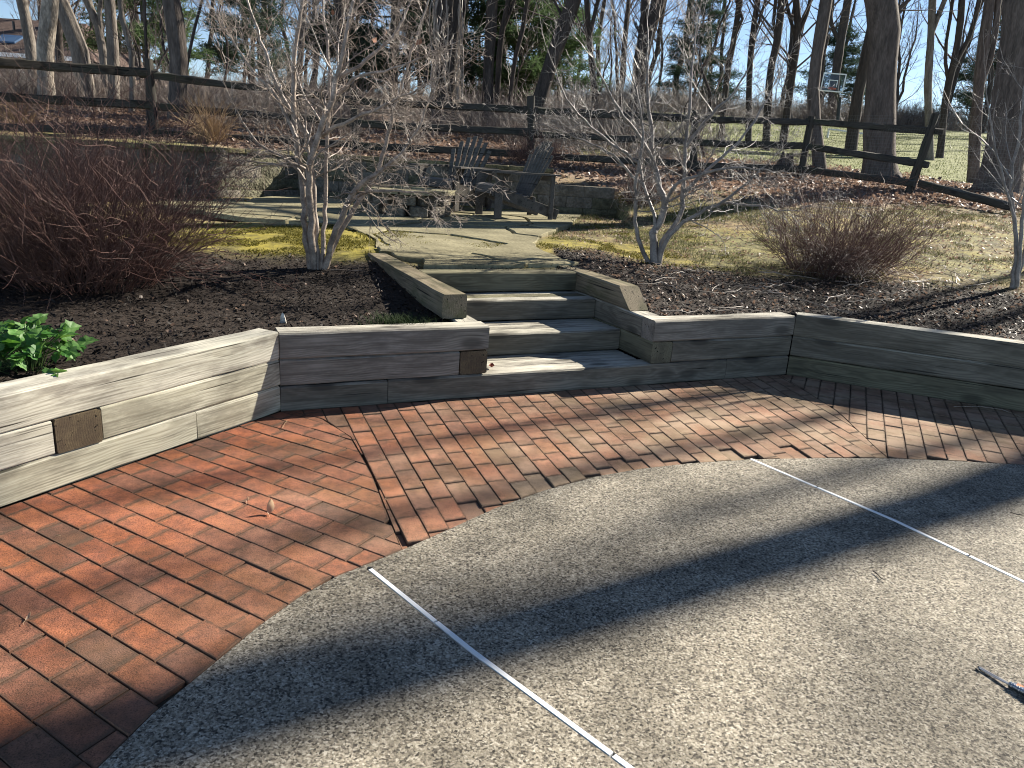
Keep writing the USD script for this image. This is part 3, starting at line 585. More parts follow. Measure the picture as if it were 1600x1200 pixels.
# ------------------------------------------------------------------ block wall behind the patio
rng = np.random.default_rng(5)
def block(L, d, h, seed):
    b = trimesh.creation.box((L - .005, d, h - .004)); b = b.subdivide().subdivide(); v = np.array(b.vertices)
    q = v * 9 + seed * 3.1
    fr = v[:, 1] < -d / 2 + 1e-6
    v[:, 1] -= np.where(fr, (meshkit.fbm(q * 1.6, 3) - .3) * .035, 0); ed = fr & ((np.abs(np.abs(v[:, 0]) - (L - .005) / 2) < 1e-6) | (np.abs(np.abs(v[:, 2]) - (h - .004) / 2) < 1e-6))
    v[:, 1] += np.where(ed, .012, 0)
    return v, np.array(b.faces)
bw = thing('block_wall', 'weathered grey split-face block wall curving behind the patio', 'wall', (-1.6, 11.7, .6))
for q in range(len(BW) - 1):
    a, b = BW[q], BW[q + 1]; d = unit(np.append(b - a, 0)); L = np.linalg.norm(b - a)
    ctop = 3 if q == 4 else 4
    for cs in range(ctop):
        z0 = .58 + .155 * cs
        ex = L + (.22 if q == len(BW) - 2 and cs <= 1 else (.0 if cs != 2 else -.0))
        x = -.2 * (cs % 2)
        while x < ex:
            l = rng.uniform(.38, .46); xa, xb = max(x, 0), min(x + l, ex); x += l
            if xb - xa < .06: continue
            c = a + d[:2] * (xa + xb) / 2
            M = frame([c[0], c[1], z0 + .0775], d)
            bw.part('block', block(xb - xa, .26, .155, rng.uniform(0, 50)), BLOCK if rng.random() < .65 else BLOCK_B, 40, xf=M)
cap_m = rough_mat('mossy_cap', (.20, .175, .09), (.07, .06, .04), 5.0, .8, .02, 40.0)
for q in range(len(BW) - 2):
    a, b = BW[q], BW[q + 1]; d = unit(np.append(b - a, 0)); L = np.linalg.norm(b - a); x = 0
    while x < L - .05:
        l = min(.45, L - x); c = a + d[:2] * (x + l / 2) - np.array([-d[1], d[0]]) * .02; x += l
        bw.part('cap_block', bx((l - .006, .30, .06), frame([c[0], c[1], .58 + .62 + .033], d), bev=.008), cap_m)

# ------------------------------------------------------------------ fire pit
fp = np.array([-1.47, 9.85]); fz = .625
pit = thing('fire_pit', 'round stone fire pit of stacked blocks under flat capstones', 'fire pit', (*fp, fz))
for cs in range(2):
    nb = 11
    for k in range(nb):
        a = 2 * PI * (k + .5 * cs + rng.uniform(-.08, .08)) / nb
        M = frame([fp[0] + .47 * math.cos(a), fp[1] + .47 * math.sin(a), fz + .065 + .13 * cs], [-math.sin(a), math.cos(a), 0])
        pit.part('block', bx((.215, .17, .126), M, bev=.012), BLOCK)
for k in range(8):
    a0, a1 = 2 * PI * k / 8 + .02, 2 * PI * (k + 1) / 8 - .02; t = np.linspace(a0, a1, 5)
    ro = .62 + rng.uniform(-.03, .02)
    pg = Polygon([(fp[0] + ro * math.cos(x), fp[1] + ro * math.sin(x)) for x in t] + [(fp[0] + .32 * math.cos(x), fp[1] + .32 * math.sin(x)) for x in t[::-1]])
    v, f = extr(pg, fz + .262, fz + .31); pit.part('capstone', (v, f), STONE)
ash = trimesh.creation.cylinder(.38, .10, sections=20); ash.apply_translation([*fp, fz + .05]); pit.part('ash_bed', ash, SOIL)

# ------------------------------------------------------------------ adirondack chairs
def chair(pos, rot, label):
    t = thing('adirondack_chair', label, 'chair', pos, 'wooden chairs by the fire pit')
    R = np.eye(4); c, s = math.cos(rot), math.sin(rot); R[:2, :2] = [[c, -s], [s, c]]; R[:3, 3] = pos
    def put(name, me): v, f = me; t.part(name, (v, f), T_CHAIR, xf=R)
    for x in (-.27, .27):
        put('side_rail', board((x, .40, .335), (x, -.52, .065), .024, .13, (0, 1, .3)))
    for x in (-.305, .305):
        put('front_leg', bx((.026, .10, .55), c=(x, .34, .275), bev=.003)); put('rear_post', bx((.03, .06, .55), c=(x, -.40, .275), bev=.003))
    for k in range(6):
        y = .37 - .083 * k; put('seat_slat', bx((.56, .076, .02), frame([0, y, .405 - .30 * (.40 - y) * 1.0], [1, 0, 0], (0, .28, .96)), bev=.003))
    put('seat_front', bx((.56, .022, .10), c=(0, .405, .345), bev=.003))
    dn = unit([0, -.42, .91])
    for k in range(-3, 4):
        L = .84 - .022 * k * k; a = np.array([.062 * k, -.10, .22]); e = a + dn * L + np.array([.042 * k, 0, 0])
        M = frame((a + e) / 2, e - a, (0, .91, .42)); me = bx((L, .066, .018), M, bev=.004)
        put('back_slat', me)
    for x in (-.36, .36):
        pg = Polygon([(x - .07, .44), (x + .07, .44), (x + .075, .2), (x + .045, -.46), (x - .045, -.46), (x - .075, .2)]); put('armrest', extr(pg, .552, .574))
    put('back_brace', bx((.80, .03, .07), c=(0, -.345, .52), bev=.003)); put('lower_brace', bx((.56, .03, .08), c=(0, -.17, .24), bev=.003))
    for x in (-.315, .315): put('arm_bracket', extr_y(Polygon([(0, .55), (.09, .55), (.0, .40)]), x, .02))
def extr_y(pg, x, th):
    t = trimesh.creation.extrude_polygon(pg, th, engine='earcut'); v = np.array(t.vertices)
    return np.column_stack([x - th / 2 + v[:, 2], .29 - v[:, 0], v[:, 1]]), np.array(t.faces)
p = at(800, 336, 10.2); chair((p[0], p[1], .64), math.radians(116), 'dark weathered slatted garden chair right of its twin, its tall back leaning right')
p = at(708, 330, 10.85); chair((p[0], p[1], .65), math.radians(148), 'dark weathered slatted garden chair beside the fire pit, seen nearly from the front')

# ------------------------------------------------------------------ split rail fence
rng = np.random.default_rng(8)
fn = thing('split_rail_fence', 'dark weathered split rail fence crossing the slope behind the patio', 'fence', (*at(829, 250, 13.3)[:2], 1.2))
POSTS = [(-190, 10.6, 205, 70, 0), (243, 12.4, 218, 92, -11), (556, 12.9, 246, 140, -3), (830, 13.3, 258, 150, -1), (1083, 14.2, 268, 172, 3), (1249, 14.6, 284, 182, 19), (1418, 12.9, 308, 178, 44)]
def split_log(L, w, h, seed): return timber(L, w, h, seed, bev=min(w, h) * .28, bow=.035)
PB = []
for k, (u, y, vb, vt, lean) in enumerate(POSTS):
    b, t = at(u, vb, y), at(u + lean, vt, y); b = b - (t - b) * .12; d = t - b; L = np.linalg.norm(d)
    PB.append((at(u, vb, y), t, y))
    M = frame(b, d, (0, 1, 0)); M[:3, 3] -= M[:3, 1] * .055 + M[:3, 2] * .05
    fn.part('post', split_log(L, .115, .10, 300 + k), T_DARK, 25, xf=M)
RAILS = [  # bay: heights (v at left post, v at right post) of the rails
    [(86, 115), (142, 165), (192, 207)], [(117, 155), (166, 191), (208, 226)], [(157, 172), (193, 207), (228, 241)], [(173, 186), (209, 222), (243, 256)], [(186, 191), (223, 228), (258, 264)], [(190, 205), (228, 256), (264, 285)]]
for k, bay in enumerate(RAILS):
    (u0, y0, _, _, l0), (u1, y1, _, _, l1) = POSTS[k], POSTS[k + 1]
    for q, (va, vb) in enumerate(bay):
        fr = (1, .45, 0)[q]
        a, b = at(u0 + l0 * fr, va, y0), at(u1 + l1 * fr, vb, y1); d = unit(b - a); a = a - d * .12; b = b + d * .12
        off = rng.normal(0, .012)
        M = frame(a, b - a); M[:3, 3] += M[:3, 1] * (-.03 + .02 * (k % 2) + off) - M[:3, 2] * .055
        fn.part('rail', split_log(np.linalg.norm(b - a), .06, rng.uniform(.10, .125), 400 + 10 * k + q), T_DARK, 25, xf=M)
a, b = at(1432, 292, 12.6), at(1575, 337, 11.0); b[2] = g1(b[0], b[1]) + .05
fn.part('fallen_rail', split_log(np.linalg.norm(b - a), .07, .11, 488), T_DARK, 25, xf=frame(a, b - a), label='fence rail slipped down with one end on the ground')
wm = Tubes()
def netting(a0, a1, b0, b1, ncol, nrow):
    for k in range(ncol + 1):
        f = k / ncol; wm.add([a0 + (b0 - a0) * f, a1 + (b1 - a1) * f], .0013)
    for k in range(nrow + 1):
        f = k / nrow; wm.add([a0 + (a1 - a0) * f, b0 + (b1 - b0) * f], .0013)
for k in (3, 4, 5):
    (a0, a1, _), (b0, b1, _) = PB[k], PB[k + 1]; netting(a0 + [0, .07, 0], a1 + [0, .07, 0], b0 + [0, .07, 0], b1 + [0, .07, 0], 50, 22)
e0, e1 = at(1720, 330, 11.8), at(1740, 195, 11.8); netting(PB[6][0], PB[6][1], e0, e1, 60, 22)
fn.part('wire_netting', wm.mesh(), plain('wire_metal', (.12, .13, .12), .5, .6))

# ------------------------------------------------------------------ trees
def trunk_of(tb, path, w, y, H, rng, sides=10, flare=1.45, ext_dir=None, ground=True):
    """Trunk through photo points at depth y, width w pixels, carried on to height H above its foot."""
    P = [at(u, v, y) for u, v in path]
    P.sort(key=lambda p: p[2])
    z0 = g1(P[0][0], P[0][1])
    if ground:
        d = unit(P[1] - P[0]); 
        if P[0][2] > z0: P.insert(0, P[0] - d * (P[0][2] - z0 + .05) / max(d[2], .5))
        P[0][2] = z0 - .08
    d = unit(P[-1] - P[-2]); p = P[-1]
    n0 = len(P)
    while P[-1][2] < z0 + H:
        d = unit(d + np.array([0, 0, .16]) + rng.normal(0, .05, 3)); P.append(P[-1] + d * 1.1)
    P = np.array(P)
    seg = np.append(0, np.cumsum(np.linalg.norm(np.diff(P, axis=0), axis=1)))
    n = max(8, int(seg[-1] / .55)); s = np.linspace(0, seg[-1], n)
    from scipy.interpolate import PchipInterpolator
    Q = np.stack([PchipInterpolator(seg, P[:, c])(s) for c in range(3)], 1)
    r0 = .5 * w * y / FPX
    r = r0 * np.interp(s / seg[-1], [0, .35, .7, 1], [1, .88, .6, .12]) * (1 + .06 * np.array([math.sin(x * 3.1 + y) for x in s]))
    if flare: r = r * (1 + (flare - 1) * np.exp(-s / .22)); 
    if flare:   # a finer foot
        Qf = np.stack([np.interp(np.linspace(0, s[1], 5)[:-1], s, Q[:, c]) for c in range(3)], 1); rf = r0 * (1 + (flare - 1) * np.exp(-np.linspace(0, s[1], 5)[:-1] / .22))
        Q = np.vstack([Qf, Q[1:]]); r = np.append(rf, r[1:])
    tb.add(Q, r, sides); return Q, r

SPEC_BIG = [dict(n=8, len=.22, ang=52, wob=.14, trop=.06, rr=.42, k=7, sides=5), dict(n=4, len=.40, ang=45, wob=.14, trop=.03, rr=.5, k=5), dict(n=3, len=.5, ang=42, wob=.16, trop=.0, rr=.5, k=4, rmin=.004)]
SPEC_FAR = [dict(n=15, len=.28, ang=44, wob=.13, trop=.07, rr=.42, k=7, sides=4), dict(n=5, len=.45, ang=42, wob=.14, trop=.04, rr=.5, k=5), dict(n=5, len=.5, ang=40, wob=.15, trop=.02, rr=.5, k=4, rmin=.006)]
def woody(name, label, cat, path, w, y, H, seed, bark, spec=SPEC_BIG, tmin=.38, forks=(), group=None, flare=1.45, sides=10, twig=TWIG_FAR):
    rng = np.random.default_rng(seed); tb = Tubes(); Q, r = trunk_of(tb, path, w, y, H, rng, sides, flare)
    for fpath, fw in forks:
        FQ, fr = trunk_of(tb, fpath, fw, y, H * .8, rng, 7, 0, ground=False)
        br = Tubes(); 
    t = thing(name, label, cat, (Q[0][0], Q[0][1], Q[0][2] + .08), group)
    t.part('trunk', tb.mesh(), bark, True)
    cb = Tubes(); ramify(cb, rng, Q, r[len(r) // 3], 0, spec, tmin)
    for fpath, fw in forks:
        F2 = np.array(sorted([at(u, v, y) for u, v in fpath], key=lambda p: p[2])); ramify(cb, rng, F2, fw * .5 * y / FPX, 1, spec, .3)
    t.part('branches', cb.mesh(), twig, True)
    return t

G = 'bare_tree'
TREES = [
 ('slim grey tree at the far left, second trunk beside the roof', [(55, 150), (50, 90), (42, 40), (34, 0)], 16, 18, 13, BARK_GREY, ()),
 ('pale blotchy barked tree with sunlit right edge near the left end of the fence', [(73, 150), (70, 100), (73, 50), (80, 0)], 23, 16, 14, BARK_PALE, ()),
 ('thick grey trunk leaning steeply to the left above the rail', [(136, 150), (130, 110), (122, 70), (106, 30), (92, 0)], 24, 17, 13, BARK_GREY, ()),
 ('thin dark tree hidden behind the leaning grey trunk', [(97, 150), (96, 110), (92, 70), (86, 0)], 12, 21, 12, BARK_DARK, ()),
 ('slim grey trunk curving left just before the straight pole-like one', [(166, 158), (164, 110), (158, 60), (146, 22), (136, 0)], 12, 18, 12, BARK_GREY, (([(160, 75), (156, 40), (157, 0)], 6),)),
 ('straight pale grey trunk like a pole, left of the pine', [(178, 155), (177, 90), (174, 40), (171, 0)], 16, 17, 14, BARK_GREY, ()),
 ('thin crooked stem with a pale foot in front of the pine', [(206, 158), (207, 95), (204, 75), (194, 50), (187, 0)], 8, 16, 9, BARK_GREY, ()),
 ('very thin dark dead pole rising above the left fence post', [(229, 96), (228, 60), (225, 0)], 5, 13.4, 5, BARK_DARK, ()),
 ('sturdy reddish brown trunk bulging at its bend, right of the pine', [(277, 200), (278, 120), (280, 62), (274, 40), (269, 15), (266, 0)], 26, 15, 14, BARK_BROWN, ()),
 ('thin dark sapling leaning right beside the reddish trunk', [(288, 140), (294, 90), (305, 40), (316, 0)], 4.5, 16, 7, BARK_DARK, ()),
 ('dark trunk behind the crown of the left ornamental tree', [(535, 160), (534, 80), (531, 0)], 13, 20, 13, BARK_DARK, ()),
 ('slender dark tree left of the ornamental crown centre', [(466, 150), (470, 80), (476, 0)], 9, 22, 12, BARK_BROWN, ()),
 ('broad dark trunk hung with vines at the middle of the fence', [(698, 190), (697, 120), (700, 60), (706, 0)], 44, 19, 16, BARK_DARK, ()),
 ('upright dark trunk in front of the sunlit pine', [(762, 165), (763, 100), (767, 50), (769, 0)], 17, 19, 14, BARK_DARK, ()),
 ('thin dark tree with a side limb, touching the sunlit pine', [(777, 160), (780, 90), (785, 45), (795, 0)], 9, 21, 12, BARK_DARK, (([(783, 55), (793, 30), (804, 0)], 5),)),
 ('thin dark stem leaning right in front of the sunlit pine', [(797, 160), (803, 100), (814, 60), (824, 0)], 7, 20, 11, BARK_DARK, ()),
 ('dark trunk leaning hard to the right above the fence', [(848, 140), (862, 96), (880, 45), (897, 0)], 23, 19, 14, BARK_DARK, (([(884, 38), (872, 25), (866, 0)], 4),)),
 ('slender forked tree just right of the hard-leaning trunk', [(930, 165), (925, 100), (920, 55), (917, 0)], 9, 23, 12, BARK_DARK, (([(921, 60), (927, 30), (935, 0)], 6),)),
 ('thin straight tree between the forked tree and the twin trunks', [(971, 170), (974, 80), (982, 0)], 6, 25, 12, BARK_DARK, ()),
 ('dark twin-stemmed trunk rising behind the right ornamental tree', [(996, 175), (1001, 100), (1014, 50), (1031, 0)], 20, 20, 14, BARK_DARK, (([(999, 95), (1002, 50), (1008, 0)], 9),)),
 ('slender tree with crossing limbs right of the twin-stemmed trunk', [(1130, 180), (1137, 110), (1148, 55), (1156, 0)], 9, 26, 13, BARK_DARK, (([(1147, 60), (1160, 30), (1150, 0)], 5),)),
 ('thin dark trunk left of the forked pair by the lawn', [(1170, 190), (1172, 100), (1178, 40), (1184, 0)], 9, 24, 13, BARK_DARK, (([(1174, 70), (1186, 35), (1196, 0)], 4),)),
 ('dark bent trunk left of the wide-forked tree', [(1199, 190), (1204, 110), (1216, 55), (1221, 0)], 11, 23, 13, BARK_DARK, (([(1214, 70), (1208, 40), (1212, 0)], 5),)),
 ('dark tree forking wide beside the broad trunk at the fence', [(1228, 190), (1236, 130), (1246, 60), (1244, 0)], 11, 24, 13, BARK_DARK, (([(1246, 58), (1258, 30), (1266, 0)], 6), ([(1245, 62), (1236, 35), (1228, 0)], 5))),
 ('sturdy grey trunk standing by the leaf litter behind a fence post', [(1281, 262), (1276, 215), (1270, 150), (1276, 90), (1286, 30), (1291, 0)], 18, 17, 14, BARK_BROWN, ()),
 ('mid-sized trunk directly behind the basketball hoop', [(1296, 205), (1304, 130), (1316, 50), (1325, 0)], 13, 57, 24, BARK_DARK, (([(1313, 65), (1300, 40), (1296, 0)], 6),)),
 ('dark trunk leaning right, half hidden by the massive trunk', [(1333, 205), (1340, 150), (1350, 105), (1362, 50), (1370, 0)], 17, 24, 14, BARK_DARK, ()),
 ('massive grey brown tree with flaring foot behind the last fence bay', [(1375, 278), (1374, 240), (1374, 190), (1378, 110), (1382, 40), (1378, 10), (1371, -20)], 43, 17, 18, BARK_BROWN, ()),
 ('straight grey tree with upright fork right of the massive trunk', [(1452, 215), (1450, 130), (1455, 50), (1457, 0)], 11, 25, 13, BARK_GREY, (([(1455, 55), (1466, 25), (1476, 0)], 7),)),
 ('many-limbed dark tree second from the forked grey one', [(1471, 220), (1480, 140), (1492, 90), (1500, 40), (1503, 0)], 10, 26, 13, BARK_DARK, (([(1484, 120), (1502, 80), (1520, 45), (1530, 0)], 7), ([(1482, 130), (1478, 70), (1486, 20)], 5))),
 ('tall tree in the leaf litter whose stems part high up, near the right edge', [(1521, 275), (1523, 220), (1528, 150), (1538, 60), (1547, 0)], 16, 18, 14, BARK_BROWN, (([(1529, 140), (1545, 100), (1555, 50), (1560, 0)], 9),)),
 ('massive trunk cut by the right edge of the view', [(1562, 280), (1580, 190), (1592, 90), (1602, 0)], 58, 15, 18, BARK_BROWN, ()),
]
for k, (lab, path, w, y, H, bark, forks) in enumerate(TREES):
    woody(G, lab, 'tree', path, w, y, H, 100 + k, bark, forks=forks, spec=SPEC_FAR if y > 19 else SPEC_BIG, tmin=.25 if y > 19 else .36, flare=1.5 if w > 30 else 1.25)
# trees to the right of the view, whose trunks and limbs shade the driveway
def free_tree(x, y, H, r, seed, label, bark=BARK_BROWN, lean=(0, 0), spec=SPEC_BIG, tmin=.4):
    rng = np.random.default_rng(seed); z = g1(x, y)
    n = 14; s = np.linspace(0, 1, n); P = np.array([[x + lean[0] * q + .25 * math.sin(3 * q + seed), y + lean[1] * q, z - .1 + H * q] for q in s]); P[:, 0] -= .25 * math.sin(seed)
    R = r * np.interp(s, [0, .04, .5, .8, 1], [1.4, 1, .8, .5, .1])
    t = thing(G, label, 'tree', (x, y, z)); tb = Tubes(); tb.add(P, R, 9); t.part('trunk', tb.mesh(), bark, True)
    cb = Tubes(); ramify(cb, rng, P, r * .8, 0, spec, tmin); t.part('branches', cb.mesh(), TWIG_FAR, True)
SPEC_SH = [dict(n=12, len=.34, ang=50, wob=.13, trop=.04, rr=.5, k=7, sides=5), dict(n=5, len=.45, ang=45, wob=.14, trop=.03, rr=.5, k=5), dict(n=3, len=.5, ang=42, wob=.16, trop=.0, rr=.5, k=4, rmin=.004)]
for x, y, H, r, seed, lab, ln, tm in [(17.8, 13.25, 25, .225, 1, 'tall straight tree outside the right edge, throwing the long trunk shadow', (-1.25, 2.25), .74),
        (17.4, 15.5, 17, .10, 2, 'spreading tree outside the right edge, behind the straight one', (.6, 0), .35), (20.3, 16.3, 21, .09, 4, 'tall tree outside the right edge, farthest from the drive', (-.5, 0), .5),
        (20.9, 17.1, 21, .10, 6, 'tall spreading tree outside the right edge up the slope', (-.4, .3), .5), (14.2, 13.9, 14, .08, 5, 'thin tree outside the right edge by the slope', (-.4, .3), .35)]:
    free_tree(x, y, H, r, seed, lab, lean=ln, spec=SPEC_SH, tmin=tm)

# vines on the broad middle trunk
rng = np.random.default_rng(77); vt = Tubes()
for k in range(14):
    u = rng.uniform(672, 732); P = [at(u + rng.normal(0, 3) + (706 - 697) * (1 - q) * .5 + rng.normal(0, 2), 150 * q - 60 * (1 - q) + 5, 18.3 + rng.uniform(-.3, .5)) for q in np.linspace(1, 0, 7)]
    vt.add(np.array(P), rng.uniform(.008, .02), 4)
b = at(700, 170, 18.5); v_ = thing('hanging_vine', 'pale bare vines hanging down the broad dark trunk', 'vine', b); v_.part('stems', vt.mesh(), TWIG_PALE, True)

# far woods: five kinds, copied
rng = np.random.default_rng(31)
def far_proto(seed, H, r, spec, x, y, label, group, name='bare_tree', bark=TWIG_FAR, tmin=.2):
    rg = np.random.default_rng(seed); n = 12; s = np.linspace(0, 1, n)
    P = np.stack([np.cumsum(rg.normal(0, .14, n)), np.cumsum(rg.normal(0, .14, n)), H * s - .3], 1); P -= P[0] * [1, 1, 0]
    R = r * np.interp(s, [0, .05, .5, 1], [1.3, 1, .7, .1])
    p = numbered('/World', name); X = UsdGeom.Xform.Define(stage, p)
    X.AddTranslateOp().Set(Gf.Vec3d(float(x), float(y), g1(x, y))); X.AddRotateZOp().Set(float(rg.uniform(0, 360))); X.AddScaleOp().Set(Gf.Vec3f(1, 1, 1))
    tag(X.GetPrim(), label, 'tree', group); nd = Node(p, X.GetPrim(), np.zeros(3))
    tb = Tubes(); tb.add(P, R, 6); nd.part('trunk', tb.mesh(), BARK_DARK, True)
    cb = Tubes(); ramify(cb, rg, P, r * .8, 0, spec, tmin); nd.part('branches', cb.mesh(), bark, True)
    return X
def copy_of(X, x, y, rot, sc, label=None, group=None):
    p = numbered('/World', X.GetPrim().GetName().rstrip('0123456789').rstrip('_')); c = UsdGeom.Xform.Define(stage, p)
    c.GetPrim().GetReferences().AddInternalReference(X.GetPath()); c.GetPrim().SetInstanceable(True)
    for op in c.GetOrderedXformOps():
        if op.GetOpType() == UsdGeom.XformOp.TypeTranslate: op.Set(Gf.Vec3d(float(x), float(y), g1(x, y)))
        elif op.GetOpType() == UsdGeom.XformOp.TypeRotateZ: op.Set(float(rot))
        elif op.GetOpType() == UsdGeom.XformOp.TypeScale: op.Set(Gf.Vec3f(sc, sc, sc))
    was = X.GetPrim().GetCustomData(); tag(c.GetPrim(), label or was['label'], was['category'], group or was.get('group'))
SPEC_W = [dict(n=14, len=.30, ang=40, wob=.12, trop=.08, rr=.42, k=6, sides=4), dict(n=6, len=.45, ang=40, wob=.14, trop=.05, rr=.5, k=4), dict(n=5, len=.5, ang=38, wob=.15, trop=.02, rr=.6, k=3, rmin=.009)]
FARLAB, FARG = 'slender bare tree of the far woods, one of many alike', 'bare trees of the far woods'
spots = []
for _ in range(4000):
    y = rng.uniform(30, 85); x = rng.uniform(-.62, .72) * y
    if 1.0 < x < .55 * y and y < 56 and x > 6: continue
    if x < -.1 * y and y < 48: continue            # the open lawn
    if all(np.hypot(x - a, y - b) > 4.2 for a, b in spots): spots.append((x, y))
    if len(spots) >= 104: break
protos = []
for k, (x, y) in enumerate(spots):
    if k < 5: protos.append(far_proto(500 + k, (13, 15, 12, 16, 14)[k], (.16, .20, .13, .22, .15)[k], SPEC_W, x, y, FARLAB, FARG))
    else: copy_of(protos[k % 5], x, y, rng.uniform(0, 360), rng.uniform(.8, 1.2))
# saplings of the understory
SPEC_S = [dict(n=16, len=.42, ang=34, wob=.10, trop=.06, rr=.5, k=6), dict(n=7, len=.5, ang=34, wob=.12, trop=.03, rr=.55, k=4), dict(n=4, len=.5, ang=34, wob=.14, trop=.0, rr=.6, k=3, rmin=.004)]
sp2 = []
for _ in range(3000):
    y = rng.uniform(17, 30); x = rng.uniform(-.66, .62) * y
    if x > 5.0: continue
    if all(np.hypot(x - a, y - b) > 1.5 for a, b in sp2): sp2.append((x, y))
    if len(sp2) >= 22: break
for k in range(9):
    y = rng.uniform(34, 56); sp2.append((rng.uniform(.2, .62) * y * 0 + (.30 + .05 * k) * 58, 58 + rng.uniform(0, 6)))
ps = []
for k, (x, y) in enumerate(sp2):
    if k < 3: ps.append(far_proto(600 + k, (4.5, 5.5, 3.8)[k], .035, SPEC_S, x, y, 'thin bare sapling in the tangle behind the fence, one of many alike', 'saplings behind the fence', 'bare_sapling', TWIG_BRUSH, .1))
    else: copy_of(ps[k % 3], x, y, rng.uniform(0, 360), rng.uniform(.7, 1.25))

# pines
def pine(x, y, H, R, seed, label, mt, z0f=.1, dens=1.0):
    rg = np.random.default_rng(seed); z = g1(x, y); t = thing('pine_tree', label, 'pine', (x, y, z))
    tb = Tubes(); s = np.linspace(0, 1, 10); tb.add(np.stack([x + 0 * s, y + 0 * s, z - .2 + H * s], 1), .18 * (1 - .85 * s) * H / 12, 7); t.part('trunk', tb.mesh(), BARK_BROWN, True)
    cb = Tubes(); V, F, n = [], [], 0
    nl = int(H * 2.6)
    for L in range(nl):
        h = H * (z0f + (1 - z0f) * L / nl); rr = R * (1 - (h / H) ** 1.6) * rg.uniform(.6, 1.1) + .3
        for k in range(5):
            a = rg.uniform(0, 2 * PI); d = np.array([math.cos(a), math.sin(a), rg.uniform(-.05, .25)])
            q = wander(rg, [x, y, z + h], d, rr, 6, .08, .02); cb.add(q, np.linspace(.03, .008, 6), 4)
            m = int(34 * dens * rr)
            tt = rg.uniform(.35, 1.05, m); c = q[0] + (q[-1] - q[0]) * tt[:, None] + rg.normal(0, .22, (m, 3)) * [1, 1, .45]
            for cc in c:       # a tuft of needles: three crossed narrow blades
                for e in range(4):
                    u = unit(rg.normal(size=3) * [1, 1, .6] + [0, 0, .25]); w = unit(np.cross(u, rg.normal(size=3))) * .016; l = rg.uniform(.18, .36)
                    V += [cc - w, cc + w, cc + u * l + w * .5, cc + u * l - w * .5]; F.append((n, n + 1, n + 2, n + 3)); n += 4
    t.part('branches', cb.mesh(), BARK_DARK, True); t.part('crown', (np.array(V), np.array(F)), mt, kind='stuff')
p = at(228, 90, 33); pine(p[0], p[1], 9.5, 2.6, 1, 'airy green pine behind the left fence post', NEEDLES, .12, .8)
p = at(615, 90, 29); pine(p[0], p[1], 11, 3.4, 2, 'dark dense pine behind the left ornamental tree', NEEDLES_D, .08, 1.9)
p = at(815, 90, 31); pine(p[0], p[1], 8.5, 2.9, 3, 'sunlit yellowish green pine behind the thin dark trunks', NEEDLES, .05, 1.6)
p = at(395, 90, 42); pine(p[0], p[1], 8, 2.4, 4, 'small dark pine far off between the reddish trunk and ornamental tree', NEEDLES_D, .1, .8)
p = at(1085, 150, 60); pine(p[0], p[1], 9, 3.5, 5, 'distant dull green pine beyond the middle of the lawn fence', NEEDLES_D, .05, .8)
p = at(1300, 150, 66); pine(p[0], p[1], 8, 4.0, 6, 'distant bluish evergreen behind the basketball hoop', NEEDLES_D, .03, .8)
p = at(1545, 150, 60); pine(p[0], p[1], 8, 3.6, 7, 'distant evergreen between the two rightmost trunks', NEEDLES_D, .03, .8)

# ------------------------------------------------------------------ brush behind the fence
def clump(seed, n, R, H, r):
    rg = np.random.default_rng(seed); tb = Tubes()
    for _ in range(n):
        a, q = rg.uniform(0, 2 * PI), R * math.sqrt(rg.random()); d = unit([rg.normal(0, .45), rg.normal(0, .45), 1])
        L = H * rg.uniform(.4, 1.1); P = wander(rg, [q * math.cos(a), q * math.sin(a), -.05], d, L, 5, .16, -.05); tb.add(P, np.linspace(r, r * .4, 5))
        for _ in range(3):
            p0, dd = along(P, rg.uniform(.3, .95)); Q = wander(rg, p0, side_dir(rg, dd, .7), L * rg.uniform(.2, .45), 4, .2, -.04); tb.add(Q, np.linspace(r * .6, r * .25, 4))
    return tb.mesh()
pi_ = UsdGeom.PointInstancer.Define(stage, '/World/brush_thicket')
tag(pi_.GetPrim(), 'tangled grey brown brush filling the slope behind the fence', 'brush', kind='stuff')
rels = []
for k in range(4):
    q = f'/World/brush_thicket/clump_{k:03d}'; usdkit.mesh(stage, q, clump(700 + k, 80, .55, 1.0, .006), TWIG_BRUSH, True); rels.append(q)
pi_.CreatePrototypesRel().SetTargets(rels)
pos, sc, ids, ori = [], [], [], []
rg = np.random.default_rng(40)
for _ in range(430):
    y = 14.6 + 20 * rg.random() ** 1.5; x = rg.uniform(-.72, .40) * y
    if x > 3.2 + .0 * y and y < 55: 
        if rg.random() < .93: continue
    if y < 16.5 and rg.random() < .75: continue
    if x < -.30 * y and y > 22 and rg.random() < .7: continue
    pos.append((x, y, g1(x, y) - .05)); s = rg.uniform(.55, 1.1) * (1.0 if y < 19 else 1.3); sc.append((s, s, s * rg.uniform(.7, 1.1)))
for _ in range(150):
    y = rg.uniform(54, 62); x = rg.uniform(-.1, .75) * y; pos.append((x, y, g1(x, y) - .05)); s = rg.uniform(1.6, 2.6); sc.append((s, s, s * .8))
n = len(pos); an = rg.uniform(0, 2 * PI, n)
pi_.CreatePositionsAttr(Vt.Vec3fArray.FromNumpy(np.array(pos, np.float32))); pi_.CreateScalesAttr(Vt.Vec3fArray.FromNumpy(np.array(sc, np.float32)))
pi_.CreateOrientationsAttr(Vt.QuathArray([Gf.Quath(float(math.cos(a / 2)), 0, 0, float(math.sin(a / 2))) for a in an])); pi_.CreateProtoIndicesAttr(Vt.IntArray([int(x) for x in rg.integers(0, 4, n)]))

